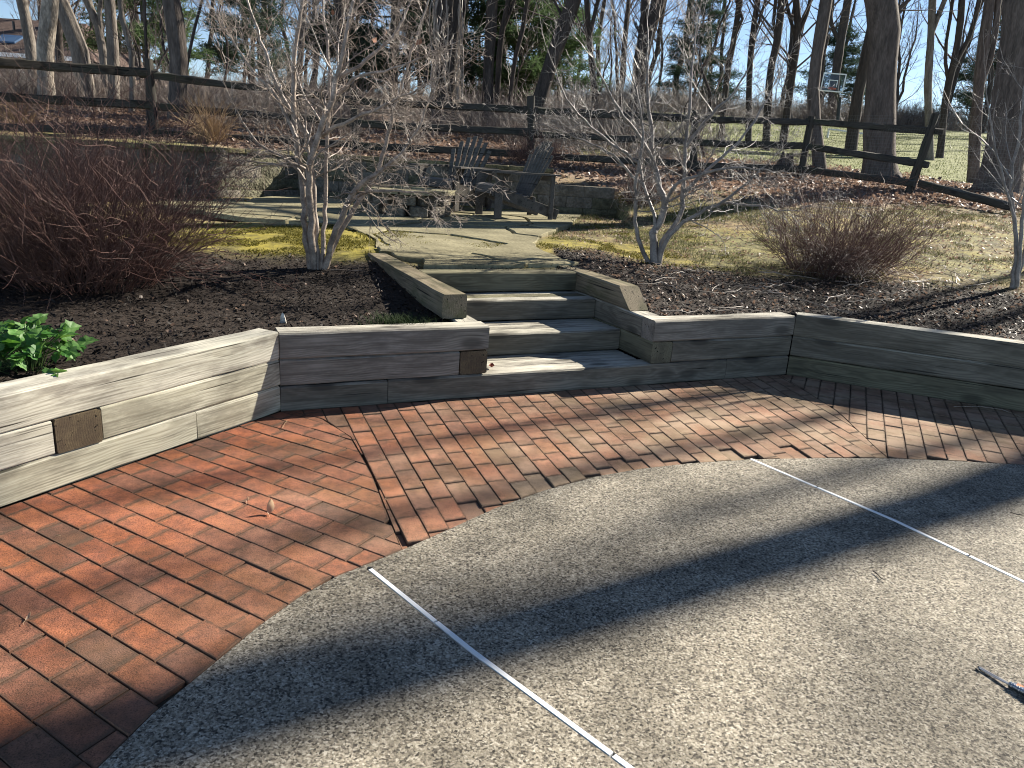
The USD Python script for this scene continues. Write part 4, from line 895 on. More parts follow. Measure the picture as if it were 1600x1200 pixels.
# ------------------------------------------------------------------ shrubs
def shrub(name, label, base, R, H, n, seed, mt, lean=(0, 0), spread=.55, side=4, r=.0035, cat='shrub'):
    rg = np.random.default_rng(seed); tb = Tubes(); z = g1(base[0], base[1]); t = thing(name, label, cat, (base[0], base[1], z))
    for _ in range(n):
        a, q = rg.uniform(0, 2 * PI), math.sqrt(rg.random()); o = np.array([base[0] + R * .42 * q * math.cos(a), base[1] + R * .42 * q * math.sin(a), z - .03])
        d = unit([math.cos(a) * q * spread * 1.5 + lean[0] + rg.normal(0, .22), math.sin(a) * q * spread * 1.5 + lean[1] + rg.normal(0, .22), 1])
        L = H * rg.uniform(.35, 1.12) * (1 - .15 * q); P = wander(rg, o, d, L, 7, .17, .03); r_ = r * rg.uniform(.6, 1.2); tb.add(P, np.linspace(r_, r_ * .45, 7))
        for _ in range(rg.poisson(side)):
            p0, dd = along(P, rg.uniform(.25, .98)); Q = wander(rg, p0, side_dir(rg, dd, rg.uniform(.4, 1.1)), H * rg.uniform(.08, .34), 5, .2, .05); tb.add(Q, np.linspace(r_ * .55, r_ * .3, 5))
    t.part('stems', tb.mesh(), mt, True, kind='stuff'); return t
p = at(135, 440, 4.75); sh = shrub('bare_shrub', 'large dense reddish brown twiggy shrub at left, above the sunlit wall', p, .95, 1.27, 600, 1, TWIG_RED, spread=.60, side=7, r=.0032)
p = at(30, 440, 5.0); shrub('bare_shrub', 'loose reddish twiggy shrub cut by the left edge of the view', p, .7, .80, 330, 2, TWIG_RED, spread=.6, r=.003)
p = at(150, 240, 8.8); shrub('bare_shrub', 'small upright tuft of dark twigs behind the large reddish shrub', p, .35, .75, 420, 3, TWIG_RED, spread=.3, side=4, r=.003)
p = atz(1300, 425, .56); shrub('bare_shrub', 'rounded reddish brown twiggy shrub at right with dead stems at its foot', p, .95, .98, 400, 4, TWIG_RED, lean=(.16, 0), spread=.60, side=6, r=.0032)
p = at(1004, 300, 11.4); shrub('bare_shrub', 'small brown twiggy shrub behind the right ornamental tree', p, .5, .55, 240, 5, TWIG_RED, spread=.4, r=.0035)
p = at(835, 260, 13.0); shrub('bare_shrub', 'low brown twigs at the foot of the fence post behind the chairs', p, .8, .6, 200, 6, TWIG_RED, spread=.5, r=.004)
rg = np.random.default_rng(19)
def caught(node, spots, y):
    for u, v in spots:
        c = at(u, v, y + rg.uniform(-.2, .1)); a, b_, c_ = (unit(rg.normal(size=3)) for _ in range(3)); L = rg.uniform(.05, .08)
        w = unit(np.cross(a, b_)); q = np.array([c - a * L / 2, c - a * L * .1 + w * L * .28, c + a * L * .25 + w * L * .18 + c_ * .008, c + a * L / 2 + c_ * .012, c + a * L * .2 - w * L * .24, c - a * L * .15 - w * L * .2 + c_ * .006, c + c_ * .004])
        node.part('caught_leaf', (q, np.array([(k, (k + 1) % 6, 6) for k in range(6)])), CAUGHT)
CAUGHT = plain('caught_leaf', (.24, .11, .06), .7)
caught(sh, [(42, 325), (103, 345), (128, 395), (190, 300), (232, 415), (70, 410), (260, 360)], 4.6)
# dead stems at the right shrub's foot
rg = np.random.default_rng(9); tb = Tubes(); p = atz(1300, 425, .56); z = g1(p[0], p[1])
for _ in range(420):
    a = rg.uniform(PI * .95, 2.05 * PI); d = unit([math.cos(a), math.sin(a), rg.uniform(.3, 1.2)]); P = wander(rg, [p[0] + rg.normal(0, .12), p[1] + rg.normal(0, .12), z + rg.uniform(0, .15)], d, rg.uniform(.25, .5), 6, .12, -.22); tb.add(P, np.linspace(.003, .0012, 6))
sh = single('dead_stems', tb.mesh(), STRAW if False else TWIG_BRUSH, 'limp dead stems fallen around the foot of the right shrub', 'dead stems', kind='stuff', smooth=True)

def grass_clump(label, base, R, H, n, seed):
    rg = np.random.default_rng(seed); tb = Tubes(); z = g1(base[0], base[1]); t = thing('grass_clump', label, 'ornamental grass', (base[0], base[1], z))
    for _ in range(n):
        a, q = rg.uniform(0, 2 * PI), rg.random(); d = unit([math.cos(a) * .45 * q + rg.normal(0, .15), math.sin(a) * .45 * q + rg.normal(0, .15), 1]); P = wander(rg, [base[0] + R * .35 * q * math.cos(a), base[1] + R * .35 * q * math.sin(a), z - .02], d, H * rg.uniform(.3, 1.15), 6, .17, -.13)
        tb.add(P, np.linspace(.004, .0015, 6))
    t.part('blades', tb.mesh(), STRAW, True, kind='stuff')
grass_clump('tan dry ornamental grass at the foot of the fence above the block wall', at(332, 222, 12.0), .45, .75, 260, 1)
grass_clump('pale dry grass tuft at the far left behind the fence', at(28, 190, 12.2), .5, .55, 200, 2)

# ------------------------------------------------------------------ ornamental trees
O_SPEC = [dict(n=14, len=.66, ang=55, wob=.18, trop=.015, rr=.46, k=7, sides=4, kink=.12), dict(n=8.0, len=.50, ang=52, wob=.22, trop=.03, rr=.5, k=5, kink=.18), dict(n=3.6, len=.50, ang=50, wob=.22, trop=.04, rr=.66, k=4, kink=.14, rmin=.0017)]
def ornamental(label, y, stems, seed, bark, spec, base_uv, ext=1.3):
    rg = np.random.default_rng(seed); b = at(*base_uv, y); b[2] = g1(b[0], b[1]); t = thing('ornamental_tree', label, 'tree', b)
    cb = Tubes()
    for path, w0, w1, dy in stems:
        n = len(path); P = np.array([at(u, v, y + dy * k / max(n - 1, 1)) for k, (u, v) in enumerate(path)]); P[0, 2] = min(P[0, 2], b[2] - .02) if P[0, 2] < b[2] + .12 else P[0, 2]
        from scipy.interpolate import PchipInterpolator
        s = np.append(0, np.cumsum(np.linalg.norm(np.diff(P, axis=0), axis=1))); q = np.linspace(0, s[-1], max(8, int(s[-1] / .07)))
        Q = np.stack([PchipInterpolator(s, P[:, c])(q) for c in range(3)], 1); Q[1:] += rg.normal(0, .005, (len(Q) - 1, 3))
        R = np.interp(q / s[-1], [0, .5, 1], [w0 * .80, (w0 * .45 + w1 * .35), w1 * .6]) * .5 * y / FPX
        if P[0, 2] < b[2] + .1: R = R * (1 + .25 * np.exp(-q / .04))
        st = Tubes(); st.add(Q, R, 7); t.part('stem', st.mesh(), bark, True)
        L = s[-1]; sp = [dict(spec[0]), *spec[1:]]; sp[0]['n'] = spec[0]['n'] * np.clip(L / 1.1, .35, 1.5); sp[0]['len'] = .68 / max(L, .3) if sp[0].get('rel', True) else .68
        sp[0]['len'] *= rg.uniform(.85, 1.1); ramify(cb, rg, Q, R[len(R) // 3], 0, sp, .30)
        # leading shoots at the end of the stem
        for _ in range(2):
            d = unit(Q[-1] - Q[-4]); W = wander(rg, Q[-1], side_dir(rg, d, .25), rg.uniform(.3, .6), 6, .12, .05, .1); cb.add(W, np.linspace(R[-1] * .8, .0015, 6)); ramify(cb, rg, W, R[-1] * .7, 1, spec, .1)
    t.part('twigs', cb.mesh(), bark, True, kind='stuff'); return t
T1 = [([(487, 420), (478, 370), (474, 300), (462, 215), (458, 120), (470, 20), (478, -70)], 14, 6, .1), ([(492, 420), (486, 350), (483, 280), (497, 215), (520, 150), (540, 60), (560, -40)], 15, 6, -.15),
      ([(497, 420), (494, 350), (490, 290), (486, 225), (440, 150), (410, 70), (380, -20)], 12, 5, .25), ([(503, 420), (506, 360), (508, 320), (511, 240), (515, 130), (505, 10), (500, -60)], 10, 4, .35),
      ([(505, 420), (520, 375), (540, 325), (560, 290), (600, 262), (640, 225), (665, 170)], 14, 5, -.3), ([(506, 418), (528, 370), (560, 315), (590, 270), (612, 190), (640, 90), (670, 0)], 11, 4, .2),
      ([(484, 300), (462, 262), (430, 240), (395, 215), (370, 170)], 7, 3, -.3), ([(486, 270), (455, 255), (425, 258), (392, 262)], 6, 2.5, -.3), ([(545, 320), (575, 300), (620, 298), (660, 302), (690, 312)], 7, 2.5, -.4),
      ([(497, 215), (540, 190), (590, 170), (630, 150), (690, 120)], 8, 3, -.2), ([(462, 215), (430, 150), (395, 110), (350, 40)], 8, 3, .3), ([(530, 120), (580, 90), (625, 40), (650, -20)], 8, 3, .2), ([(520, 160), (560, 120), (600, 110), (660, 90)], 7, 3, -.4)]
ot = ornamental('pale many-stemmed ornamental tree left of the steps, its bare twigs spreading wide', 5.73, T1, 21, TWIG_PALE, O_SPEC, (495, 420), 1.3)
caught(ot, [(418, 42), (603, 50), (420, 28), (585, 62), (520, 20), (655, 66)], 5.6)
T2 = [([(1024, 416), (1022, 385), (1020, 365), (1032, 345), (1040, 320), (1030, 295), (1020, 250), (1015, 180), (1010, 90)], 17, 4, .1), ([(1016, 415), (1005, 395), (995, 365), (993, 320), (993, 280), (1003, 230), (1000, 170), (985, 110)], 9, 3, -.2),
      ([(1028, 412), (1034, 380), (1050, 355), (1064, 335), (1068, 300), (1070, 240), (1078, 150), (1086, 60)], 11, 4, .1), ([(1030, 412), (1040, 378), (1065, 350), (1090, 335), (1125, 318), (1160, 292), (1200, 255)], 10, 3, -.2),
      ([(1024, 365), (1023, 340), (1016, 315), (1006, 290), (1000, 255)], 8, 4, .2), ([(1000, 255), (970, 235), (930, 205), (890, 160), (868, 110)], 6, 2.5, -.2), ([(1006, 290), (985, 270), (955, 240), (915, 222), (850, 195)], 6, 2.5, .2),
      ([(1068, 300), (1100, 270), (1140, 235), (1180, 190), (1205, 140)], 7, 3, .2), ([(1020, 250), (990, 200), (955, 150), (925, 90)], 7, 3, -.3), ([(1072, 230), (1110, 180), (1150, 140), (1170, 100)], 7, 3, -.2), ([(1125, 318), (1180, 322), (1230, 330), (1262, 322)], 5, 2, -.1),
      ([(1040, 320), (1060, 285), (1100, 272), (1150, 262), (1210, 268)], 7, 2.5, -.3)]
ornamental('grey many-stemmed ornamental tree right of the steps, forking low', 7.09, T2, 22, TWIG_GREY, O_SPEC, (1022, 415))
T3 = [([(1582, 448), (1588, 400), (1585, 340), (1580, 280), (1590, 220), (1600, 150), (1612, 60)], 9, 3, .1), ([(1588, 448), (1594, 390), (1598, 330), (1606, 270), (1622, 200), (1630, 100)], 8, 3, -.1), ([(1590, 446), (1604, 380), (1625, 300), (1650, 200)], 7, 3, .2),
      ([(1585, 340), (1570, 290), (1555, 230), (1545, 170), (1540, 110)], 5, 2, -.1), ([(1580, 280), (1560, 250), (1530, 215), (1505, 195)], 4, 2, .2)]
O3 = [dict(n=7, len=.55, ang=40, wob=.14, trop=.05, rr=.5, k=6, sides=4, kink=.08), dict(n=4, len=.45, ang=40, wob=.16, trop=.05, rr=.55, k=4), dict(n=2.5, len=.45, ang=40, wob=.16, trop=.05, rr=.6, k=3, rmin=.0014)]
ornamental('slim grey multi-stemmed small tree cut by the right edge of the view', 6.57, T3, 23, TWIG_GREY, O3, (1586, 448))

# ------------------------------------------------------------------ leafy green plant on the left wall
rng = np.random.default_rng(14)
PL = mat('leaf_green', {'t': ('texture_coordinate', {}), 'n': ('noise_texture', {'scale': 9.0, 'detail': 3.0}), 'r': ('rgb_ramp', {'ramp': [(0, (.018, .065, .012)), (.5, (.04, .13, .02)), (.75, (.09, .21, .05)), (1, (.22, .33, .14))]}),
   'p': pr(roughness=.5, specular_ior_level=.4), 'tr': ('translucent_bsdf', {'color': (.10, .25, .03)}), 'mx': ('mix_closure', {'fac': .28})},
   [('t.object', 'n.vector'), ('n.fac', 'r.fac'), ('r.color', 'p.base_color'), ('p.BSDF', 'mx.closure1'), ('tr.BSDF', 'mx.closure2')], surface='mx.closure')
PL2 = mat('leaf_pale', {'t': ('texture_coordinate', {}), 'n': ('noise_texture', {'scale': 30.0, 'detail': 3.0}), 'r': ('rgb_ramp', {'ramp': [(0, (.03, .10, .02)), (.45, (.08, .19, .04)), (.7, (.20, .32, .11)), (1, (.36, .44, .25))]}),
   'p': pr(roughness=.5, specular_ior_level=.4), 'tr': ('translucent_bsdf', {'color': (.14, .28, .05)}), 'mx': ('mix_closure', {'fac': .28})},
   [('t.object', 'n.vector'), ('n.fac', 'r.fac'), ('r.color', 'p.base_color'), ('p.BSDF', 'mx.closure1'), ('tr.BSDF', 'mx.closure2')], surface='mx.closure')
OUT = [(0, 0), (.16, -.06), (.34, .10), (.30, .28), (.46, .38), (.33, .55), (.30, .72), (.14, .82), (0, 1.05)]
def leaf_mesh(L, fold, curl, rg):
    out = [(x, y) for x, y in OUT] + [(-x * rg.uniform(.85, 1.1), y) for x, y in OUT[-2:0:-1]]
    mid = [(0, q) for q in (.0, .35, .7)]
    v = np.array([(x, y, abs(x) * fold - curl * y * y + .03 * math.sin(9 * y + 5 * x)) for x, y in out] + [(0, .4, -curl * .16)]) * L
    n = len(out); f = [(k, (k + 1) % n, n) for k in range(n)]
    return v, np.array(f)
pb = atz(45, 560, .44); pb[2] = g1(pb[0], pb[1])
pl = thing('leafy_plant', 'bright green lobed leafy plant spilling over the left wall', 'plant', pb)
st = Tubes()
for k in range(150):
    c = np.array([pb[0] + rng.normal(0, .115) - .03, pb[1] + rng.normal(0, .10) - .02, 0]); h = np.clip(1 - ((c[0] - pb[0]) / .28) ** 2 - ((c[1] - pb[1]) / .28) ** 2, 0, 1)
    c[2] = pb[2] + .04 + rng.uniform(.25, 1) * .16 * h
    L = rng.uniform(.045, .085); nrm = unit([rng.normal(.1, .5), rng.normal(-.35, .5), 1]); d = unit(np.cross(nrm, rng.normal(size=3)))
    if rng.random() < .6: d = unit(d + .6 * unit(c - pb - [0, 0, .1]))
    x = unit(np.cross(d, nrm)); nrm = np.cross(x, d); M = np.eye(4); M[:3, 0], M[:3, 1], M[:3, 2], M[:3, 3] = x, d, nrm, c
    pl.part('leaf', leaf_mesh(L, rng.uniform(.1, .5), rng.uniform(0, .4), rng), PL if rng.random() < .6 else PL2, False, xf=M)
    st.add(np.array([[pb[0] + (c[0] - pb[0]) * .3, pb[1] + (c[1] - pb[1]) * .3, pb[2] - .01], (pb + c) / 2 + [0, 0, .01], c]), .0018)
pl.part('stalks', st.mesh(), plain('stalk_green', (.06, .10, .03)), True)

# ------------------------------------------------------------------ ground scatter
def flakes(P, nrm_j, L, W, rg, curl=0.0, thick=0.0):
    """Leaf- or chip-like faces at the points P."""
    n = len(P); a = rg.uniform(0, 2 * PI, n); N = rg.normal(0, nrm_j, (n, 3)) + [0, 0, 1]; N /= np.linalg.norm(N, axis=1, keepdims=True)
    X = np.stack([np.cos(a), np.sin(a), 0 * a], 1); X -= N * (X * N).sum(1, keepdims=True); X /= np.linalg.norm(X, axis=1, keepdims=True); Y = np.cross(N, X)
    L, W = np.broadcast_to(L, n)[:, None], np.broadcast_to(W, n)[:, None]; cz = curl * rg.uniform(-.3, 1, (n, 1)) * L
    pts = [P - X * L / 2 + N * cz, P - X * L * .15 + Y * W / 2, P - X * L * .15 - Y * W / 2, P + X * L * .25 + Y * W * .42, P + X * L * .25 - Y * W * .42, P + X * L / 2 + N * cz * .7]
    V = np.stack(pts, 1).reshape(-1, 3); o = (np.arange(n) * 6)[:, None, None]
    F = (np.array([(0, 2, 1), (1, 2, 4), (1, 4, 3), (3, 4, 5)])[None] + o).reshape(-1, 3)
    return V, F
def scatter(n, x0, x1, y0, y1, ch, thr, rg, view=True):
    """n points on the ground where zone channel ch is strong."""
    out = []; 
    while sum(map(len, out)) < n:
        y = rg.uniform(y0, y1, 20000); x = rg.uniform(x0, x1, 20000)
        if view: k = np.abs(x) < .74 * y + .3; x, y = x[k], y[k]
        z = zone(x, y); w = (1 - z.sum(1)) if ch == 3 else z[:, ch]
        k = rg.random(len(x)) < (w - thr) / (1 - thr); x, y = x[k], y[k]
        zz = gz(x, y); k = zz > .1; out.append(np.stack([x, y, zz], 1)[k])
        if len(out) > 400: break
    return np.vstack(out)[:n]
rg = np.random.default_rng(50)
on_patio = prep(PATIO)
P = scatter(34000, -3.6, 5.2, 2.6, 8.5, 0, .15, rg); n = len(P)
PB_ = scatter(700, -3.6, 5.2, 2.6, 8.5, 0, .15, rg); nb_ = len(PB_)
single('mulch_chips', join([flakes(PB_ + [0, 0, .012], .6, rg.uniform(.03, .07, nb_), rg.uniform(.006, .014, nb_), rg, .15), flakes(P + [0, 0, .006] + rg.normal(0, .006, P.shape) * [0, 0, 1], .45, rg.uniform(.010, .042, n), rg.uniform(.004, .012, n), rg, .1)]), CHIPS, 'dark shredded bark mulch with a few pale chips covering the planting beds', 'mulch', kind='stuff')
P = scatter(30000, -11, 9, 10.0, 19, 2, .1, rg); n = len(P)
single('fallen_leaves', flakes(P + [0, 0, .015] + np.abs(rg.normal(0, .02, P.shape)) * [0, 0, 1], .38, rg.uniform(.06, .12, n), rg.uniform(.035, .065, n), rg, .25), LEAF_DRY, 'brown fallen leaves carpeting the bank around the fence', 'leaf litter', kind='stuff')
P1 = scatter(8000, .4, 7, 6.0, 12, 3, .0, rg); P2 = scatter(2600, .5, 6, 4.6, 8, 0, .2, rg); P3 = scatter(260, -3.6, -.2, 3.5, 7, 0, .2, rg); P = np.vstack([P1, P2, P3]); n = len(P)
single('leaf_scraps', flakes(P + [0, 0, .012], .5, rg.uniform(.015, .045, n), rg.uniform(.008, .022, n), rg, .25), LEAF_DRY, 'small curled leaf scraps strewn over thin grass and beds', 'leaf scraps', kind='stuff')
def blades(P, H, W, rg, lean=.6):
    n = len(P); a = rg.uniform(0, 2 * PI, n); D = np.stack([np.cos(a) * lean * rg.random(n), np.sin(a) * lean * rg.random(n), np.ones(n)], 1); H = np.broadcast_to(H, n)[:, None]
    S = np.stack([-np.sin(a), np.cos(a), 0 * a], 1) * np.broadcast_to(W, n)[:, None] / 2; M_ = P + D * H * .55; T = P + D * [1.7, 1.7, .95] * H
    V = np.stack([P - S, P + S, M_ + S * .8, M_ - S * .8, T], 1).reshape(-1, 3); o = (np.arange(n) * 5)[:, None, None]
    return V, (np.array([(0, 1, 2), (0, 2, 3), (3, 2, 4)])[None] + o).reshape(-1, 3)
P = scatter(52000, .3, 8, 6.0, 13, 3, .05, rg); P = P[meshkit.fbm(P * 2.6, 3, 17) > .44 + .12 * rg.random(len(P))]; n = len(P)
single('thin_grass', blades(P, rg.uniform(.02, .055, n), rg.uniform(.003, .006, n), rg, 1.0), BLADES, 'thin winter grass between the beds and the fence', 'grass', kind='stuff')
P = scatter(36000, -3.8, 2.2, 5.6, 11, 1, .1, rg); P = P[meshkit.fbm(P * 3.4, 3, 27) > .40 + .14 * rg.random(len(P))]; n = len(P)
single('moss_patches', blades(P, rg.uniform(.008, .022, n), rg.uniform(.006, .012, n), rg, 1.2), MOSS, 'yellow green moss patches beside the flagstones', 'moss', kind='stuff')
P = scatter(45000, 3, 26, 16, 52, 3, .0, rg); n = len(P)
single('far_lawn_grass', blades(P, rg.uniform(.03, .05, n), rg.uniform(.008, .02, n), rg, 1.0), LAWN, 'dull green winter lawn beyond the fence', 'lawn', kind='stuff')
# tuft of dark grass by the wall, twigs lying on the beds
P = np.array([(*(sn(.72, .20)[:] + rg.normal(0, 1, 2) * [.10, .05]), 0) for _ in range(500)]); P[:, 2] = gz(P[:, 0], P[:, 1])
TUFT = island_mat('tuft_green', [(0, (.03, .05, .018)), (1, (.10, .12, .045))], trans=.2)
single('grass_tuft', blades(P[P[:, 2] > .1], .07, .003, rg, 1.0), TUFT, 'small dark green grass tuft behind the wall left of the steps', 'grass tuft', smooth=False)
tb = Tubes()
for _ in range(150):
    x, y = rg.uniform(1.0, 4.8), rg.uniform(5.0, 7.0); z = g1(x, y)
    if z < .2 or to_sn(x, y)[1] < .2 : continue
    W = wander(rg, [x, y, z + .015], [rg.normal(), rg.normal(), 0], rg.uniform(.12, .6), 6, .16); W[:, 2] = gz(W[:, 0], W[:, 1]) + .012 + .02 * rg.random(6); 
    if W[:, 2].min() < .2: continue
    tb.add(W, np.linspace(.0042, .0016, 6) * rg.uniform(.6, 1.3), 4)
single('fallen_twigs', tb.mesh(), TWIG_PALE, 'pale fallen twigs lying over the right planting bed', 'twigs', kind='stuff', smooth=True)

# ------------------------------------------------------------------ small things
rng = np.random.default_rng(60)
def dry_leaf(name, label, uv, z, L, W, mt, stand=0.0, cat='leaf'):
    p = atz(*uv, z); t = thing(name, label, cat, p)
    y = np.linspace(-1, 1, 9); v = []
    for q in y:
        w = W / 2 * math.cos(q * PI / 2) ** .7 if abs(q) < 1 else .0005
        for e in (-1, 0, 1): v.append((e * w, q * L / 2, .30 * W * e * e + .18 * L * q * q + .001))
    v = np.array(v); c, s = math.cos(stand), math.sin(stand); v = np.column_stack([v[:, 0], v[:, 1] * c - v[:, 2] * s, v[:, 1] * s + v[:, 2] * c]); v[:, 2] -= v[:, 2].min() - .002
    f = [(3 * i + e, 3 * i + e + 1, 3 * i + 4 + e, 3 * i + 3 + e) for i in range(8) for e in (0, 1)]
    t.part('blade', (v + p, np.array(f)), mt, True); tb = Tubes(); k = v[1] + p; tb.add([k, k + [.003, -.012, .003], k + [.008, -.022, .001]], .0008, 4); t.part('leaf_stalk', tb.mesh(), mt, True)
TAN, RED = mat('leaf_tan', {'p': pr(base_color=(.55, .42, .30), roughness=.7), 't': ('translucent_bsdf', {'color': (.55, .40, .26)}), 'm': ('mix_closure', {'fac': .5})}, [('p.BSDF', 'm.closure1'), ('t.BSDF', 'm.closure2')], surface='m.closure'), plain('leaf_red', (.22, .05, .03), .8)
dry_leaf('dry_leaf', 'curled tan dry leaf standing upright on the sunlit bricks', (424, 800), 0.003, .060, .030, TAN, 1.0)
dry_leaf('dry_leaf', 'dark red dry leaf on the left end of the bottom step', (768, 574), CH + .003, .06, .035, RED)
dry_leaf('dry_leaf', 'small pale leaf scrap on bricks left of the upright leaf', (387, 783), 0.003, .022, .009, TAN, .7)
dry_leaf('dry_leaf', 'pale leaf shred near the left wall on the bricks', (45, 966), 0.003, .028, .010, TAN, .4)
h_ = trimesh.convex.convex_hull(np.array([(-.02, -.007, -.03), (.016, -.006, -.03), (.018, .008, -.03), (-.017, .009, -.03), (-.014, -.005, .012), (.010, -.006, .004), (-.008, .004, .032), (.004, .002, .022)])); v, f = np.array(h_.vertices), np.array(h_.faces); p = atz(443, 500, .42); p[2] = g1(p[0], p[1]) + .03
single('pale_stone', (v + p, f), rough_mat('pale_stone', (.5, .46, .4), (.35, .32, .28), 30.0), 'pale upright stone chip in the mulch behind the wall corner', 'stone')
def stick(name, label, uvs, z, r, mt, cat='twig'):
    P = np.array([atz(u, v, z) for u, v in uvs]); P[:, 2] = z + r + .002 + rng.uniform(0, .002, len(P)); t = thing(name, label, cat, P[0]); tb = Tubes(); tb.add(P, np.linspace(r, r * .6, len(P)), 5); t.part('stem', tb.mesh(), mt, True)
    a, d = along(P, .55); W = wander(rng, a, side_dir(rng, d, .8) * [1, 1, .1], .02, 3, .1); tb = Tubes(); tb.add(W, r * .6, 4); t.part('spur', tb.mesh(), mt, True)
stick('dark_twig', 'short dark forked twig on the concrete between the white strips', [(1364, 894), (1370, 898), (1377, 905), (1383, 909)], .004, .0022, BARK_DARK)
stick('dark_twig', 'short dark twig on the concrete at the right edge', [(1578, 802), (1588, 805), (1600, 808)], .004, .002, BARK_DARK)
stick('pale_vine', 'thin pale vine lying along the foot of the right wall', [(1490, 637), (1530, 636), (1565, 641), (1590, 650), (1612, 664)], .002, .0022, TWIG_PALE, 'vine')
stick('pale_twig', 'pale thin stalk on the bricks near the wall corner', [(441, 670), (445, 663), (449, 657)], .003, .0016, STRAW)
stick('pale_stick', 'pale stick lying on the mulch right of the left ornamental tree', [(515, 423), (540, 423), (570, 425)], .505, .004, TWIG_PALE)
for k, (u, v) in enumerate([(360, 704), (480, 687), (492, 698), (596, 713), (603, 782), (588, 790), (600, 715), (657, 755), (737, 707), (86, 838), (600, 789)]):
    p = atz(u, v, .004); q = rng.uniform(-1, 1, 2) * .02; tb = Tubes(); m_ = p + [q[0] * .5, q[1] * .5, .004 + .004 * rng.random()]
    tb.add([p, m_, p + [q[0], q[1], 0.001]], [.0012, .0018, .0006], 5)
    single('straw_bit', tb.mesh(), STRAW, 'tiny pale scrap of straw lying on the bricks', 'straw', 'straw scraps on the bricks', smooth=True)
# metal tool with a ribbed grip at the lower right edge
STEEL, RUB = plain('tool_steel', (.45, .46, .48), .28, 1.0), plain('tool_grip', (.03, .04, .07), .45)
a, b = atz(1530, 1044, .005), atz(1577, 1069, .0115); d = unit(b - a); e = b + d * .16; pp = unit(np.cross(d, [0, 0, 1]))
tl = thing('hand_tool', 'slim metal tool with dark ribbed grip at the lower right edge', 'tool', a)
tb = Tubes()
for o in (-.0035, .0035): tb.add([a + pp * o + [0, 0, .002], (a + b) / 2 + pp * o * 1.3, b + pp * o * .6], .0022, 6)
tl.part('prongs', tb.mesh(), STEEL, True)
tb = Tubes(); tb.add([a - d * .006 - pp * .007, a + d * .004, a - d * .002 + pp * .012, a + d * .012 + pp * .016], [.003, .0035, .003, .0015], 6); tl.part('hook', tb.mesh(), BLACK_M, True)
n = 60; s = np.linspace(0, 1, n); tb = Tubes(); tb.add(b + (e - b) * s[:, None], .0085 + .0016 * np.sign(np.sin(s * 2 * PI * 22)), 12); tl.part('grip', tb.mesh(), STEEL, 30)
c = b + d * .05 - pp * .016
tl.part('guard', bx((.10, .018, .012), frame(c - [0, 0, .004], d), bev=.003), RUB); tl.part('copper_band', bx((.02, .019, .013), frame(c - d * .03 - [0, 0, .0035], d), bev=.002), plain('copper', (.45, .16, .08), .35, 1.0))

# ------------------------------------------------------------------ stump, hoop, goal, house
rng = np.random.default_rng(61)
p = at(1226, 256, 16.5); z = g1(p[0], p[1]); th = np.linspace(0, 2 * PI, 13)[:-1]
v = []; hs = [0, .08, .2, 1]
for h in hs:
    for t_ in th:
        r = .15 * (1.7 - 2.2 * h if h < .3 else 1.04 - .25 * h) * (1 + .18 * math.sin(3 * t_ + 1)); zz = -.05 + h * (.27 + .12 * math.sin(t_ * 2 + .4) + .06 * math.cos(5 * t_)); v.append((p[0] + r * math.cos(t_), p[1] + r * math.sin(t_), z + zz))
f = [(12 * i + j, 12 * i + (j + 1) % 12, 12 * i + 12 + (j + 1) % 12, 12 * i + 12 + j) for i in range(3) for j in range(12)]
v = np.array(v); ft = np.array([(36 + j, 36 + (j + 1) % 12, 48) for j in range(12)])
sp = thing('tree_stump', 'jagged dark tree stump in the leaf litter behind the fence', 'stump', (p[0], p[1], z)); v2 = np.vstack([v, [[p[0], p[1], z + .15]]])
sp.part('bark', (np.vstack([v2]), np.vstack([arr((v, np.array(f)))[1], ft])), BARK_DARK, 40)

yb = 50.0; pb = at(1307, 202, yb); pb[2] = g1(pb[0], pb[1]); top = at(1312, 152, yb)
hp = thing('basketball_hoop', 'freestanding basketball hoop with clear backboard beyond the lawn', 'basketball hoop', pb)
up = unit(top - pb); tb = Tubes(); tb.add([pb - up * .2, top], .11, 8); hp.part('pole', tb.mesh(), BLACK_M, True)
bc = at(1302, 129, yb - 1.1); rt = unit(at(1316, 131, yb - 1.1) - at(1289, 128, yb - 1.0)); rt = unit(rt + [0, -.25, 0]); bu = unit([.12, 0, 1]); bu = unit(bu - rt * (rt @ bu)); nb = np.cross(rt, bu)
def bb(cx, cz, w, h, th, off=0.0):
    M = np.eye(4); M[:3, 0], M[:3, 1], M[:3, 2], M[:3, 3] = rt, nb, bu, bc + rt * cx + bu * cz + nb * off; return bx((w, th, h), M)
PANE = mat('clear_board', {'a': ('transparent_bsdf', {'color': (.86, .9, .92)}), 'b': ('glossy_bsdf', {'roughness': .05}), 'f': ('fresnel', {'IOR': 1.45}), 'm': ('mix_closure', {})}, [('f.fac', 'm.fac'), ('a.BSDF', 'm.closure1'), ('b.BSDF', 'm.closure2')], surface='m.closure')
bd = hp.part('backboard', bb(0, 0, 1.16, .92, .02), PANE)
for cx, cz, w, h in ((0, .49, 1.28, .06), (0, -.49, 1.28, .06), (-.61, 0, .06, .92), (.61, 0, .06, .92)): hp.part('board_frame', bb(cx, cz, w, h, .05), WHITE_P)
for cx, cz, w, h in ((0, .12, .48, .045), (-.22, -.07, .045, .34), (.22, -.07, .045, .34)): hp.part('target_line', bb(cx, cz, w, h, .012, .02), WHITE_P)
th = np.linspace(0, 2 * PI, 17); rc = bc - bu * .38 + nb * .36 * (1 if (nb @ (CAMP - bc)) > 0 else -1); tb = Tubes(); tb.add(rc + .23 * (np.cos(th)[:, None] * rt + np.sin(th)[:, None] * nb), .018, 5); hp.part('rim', tb.mesh(), plain('rim_orange', (.55, .09, .04)), True)
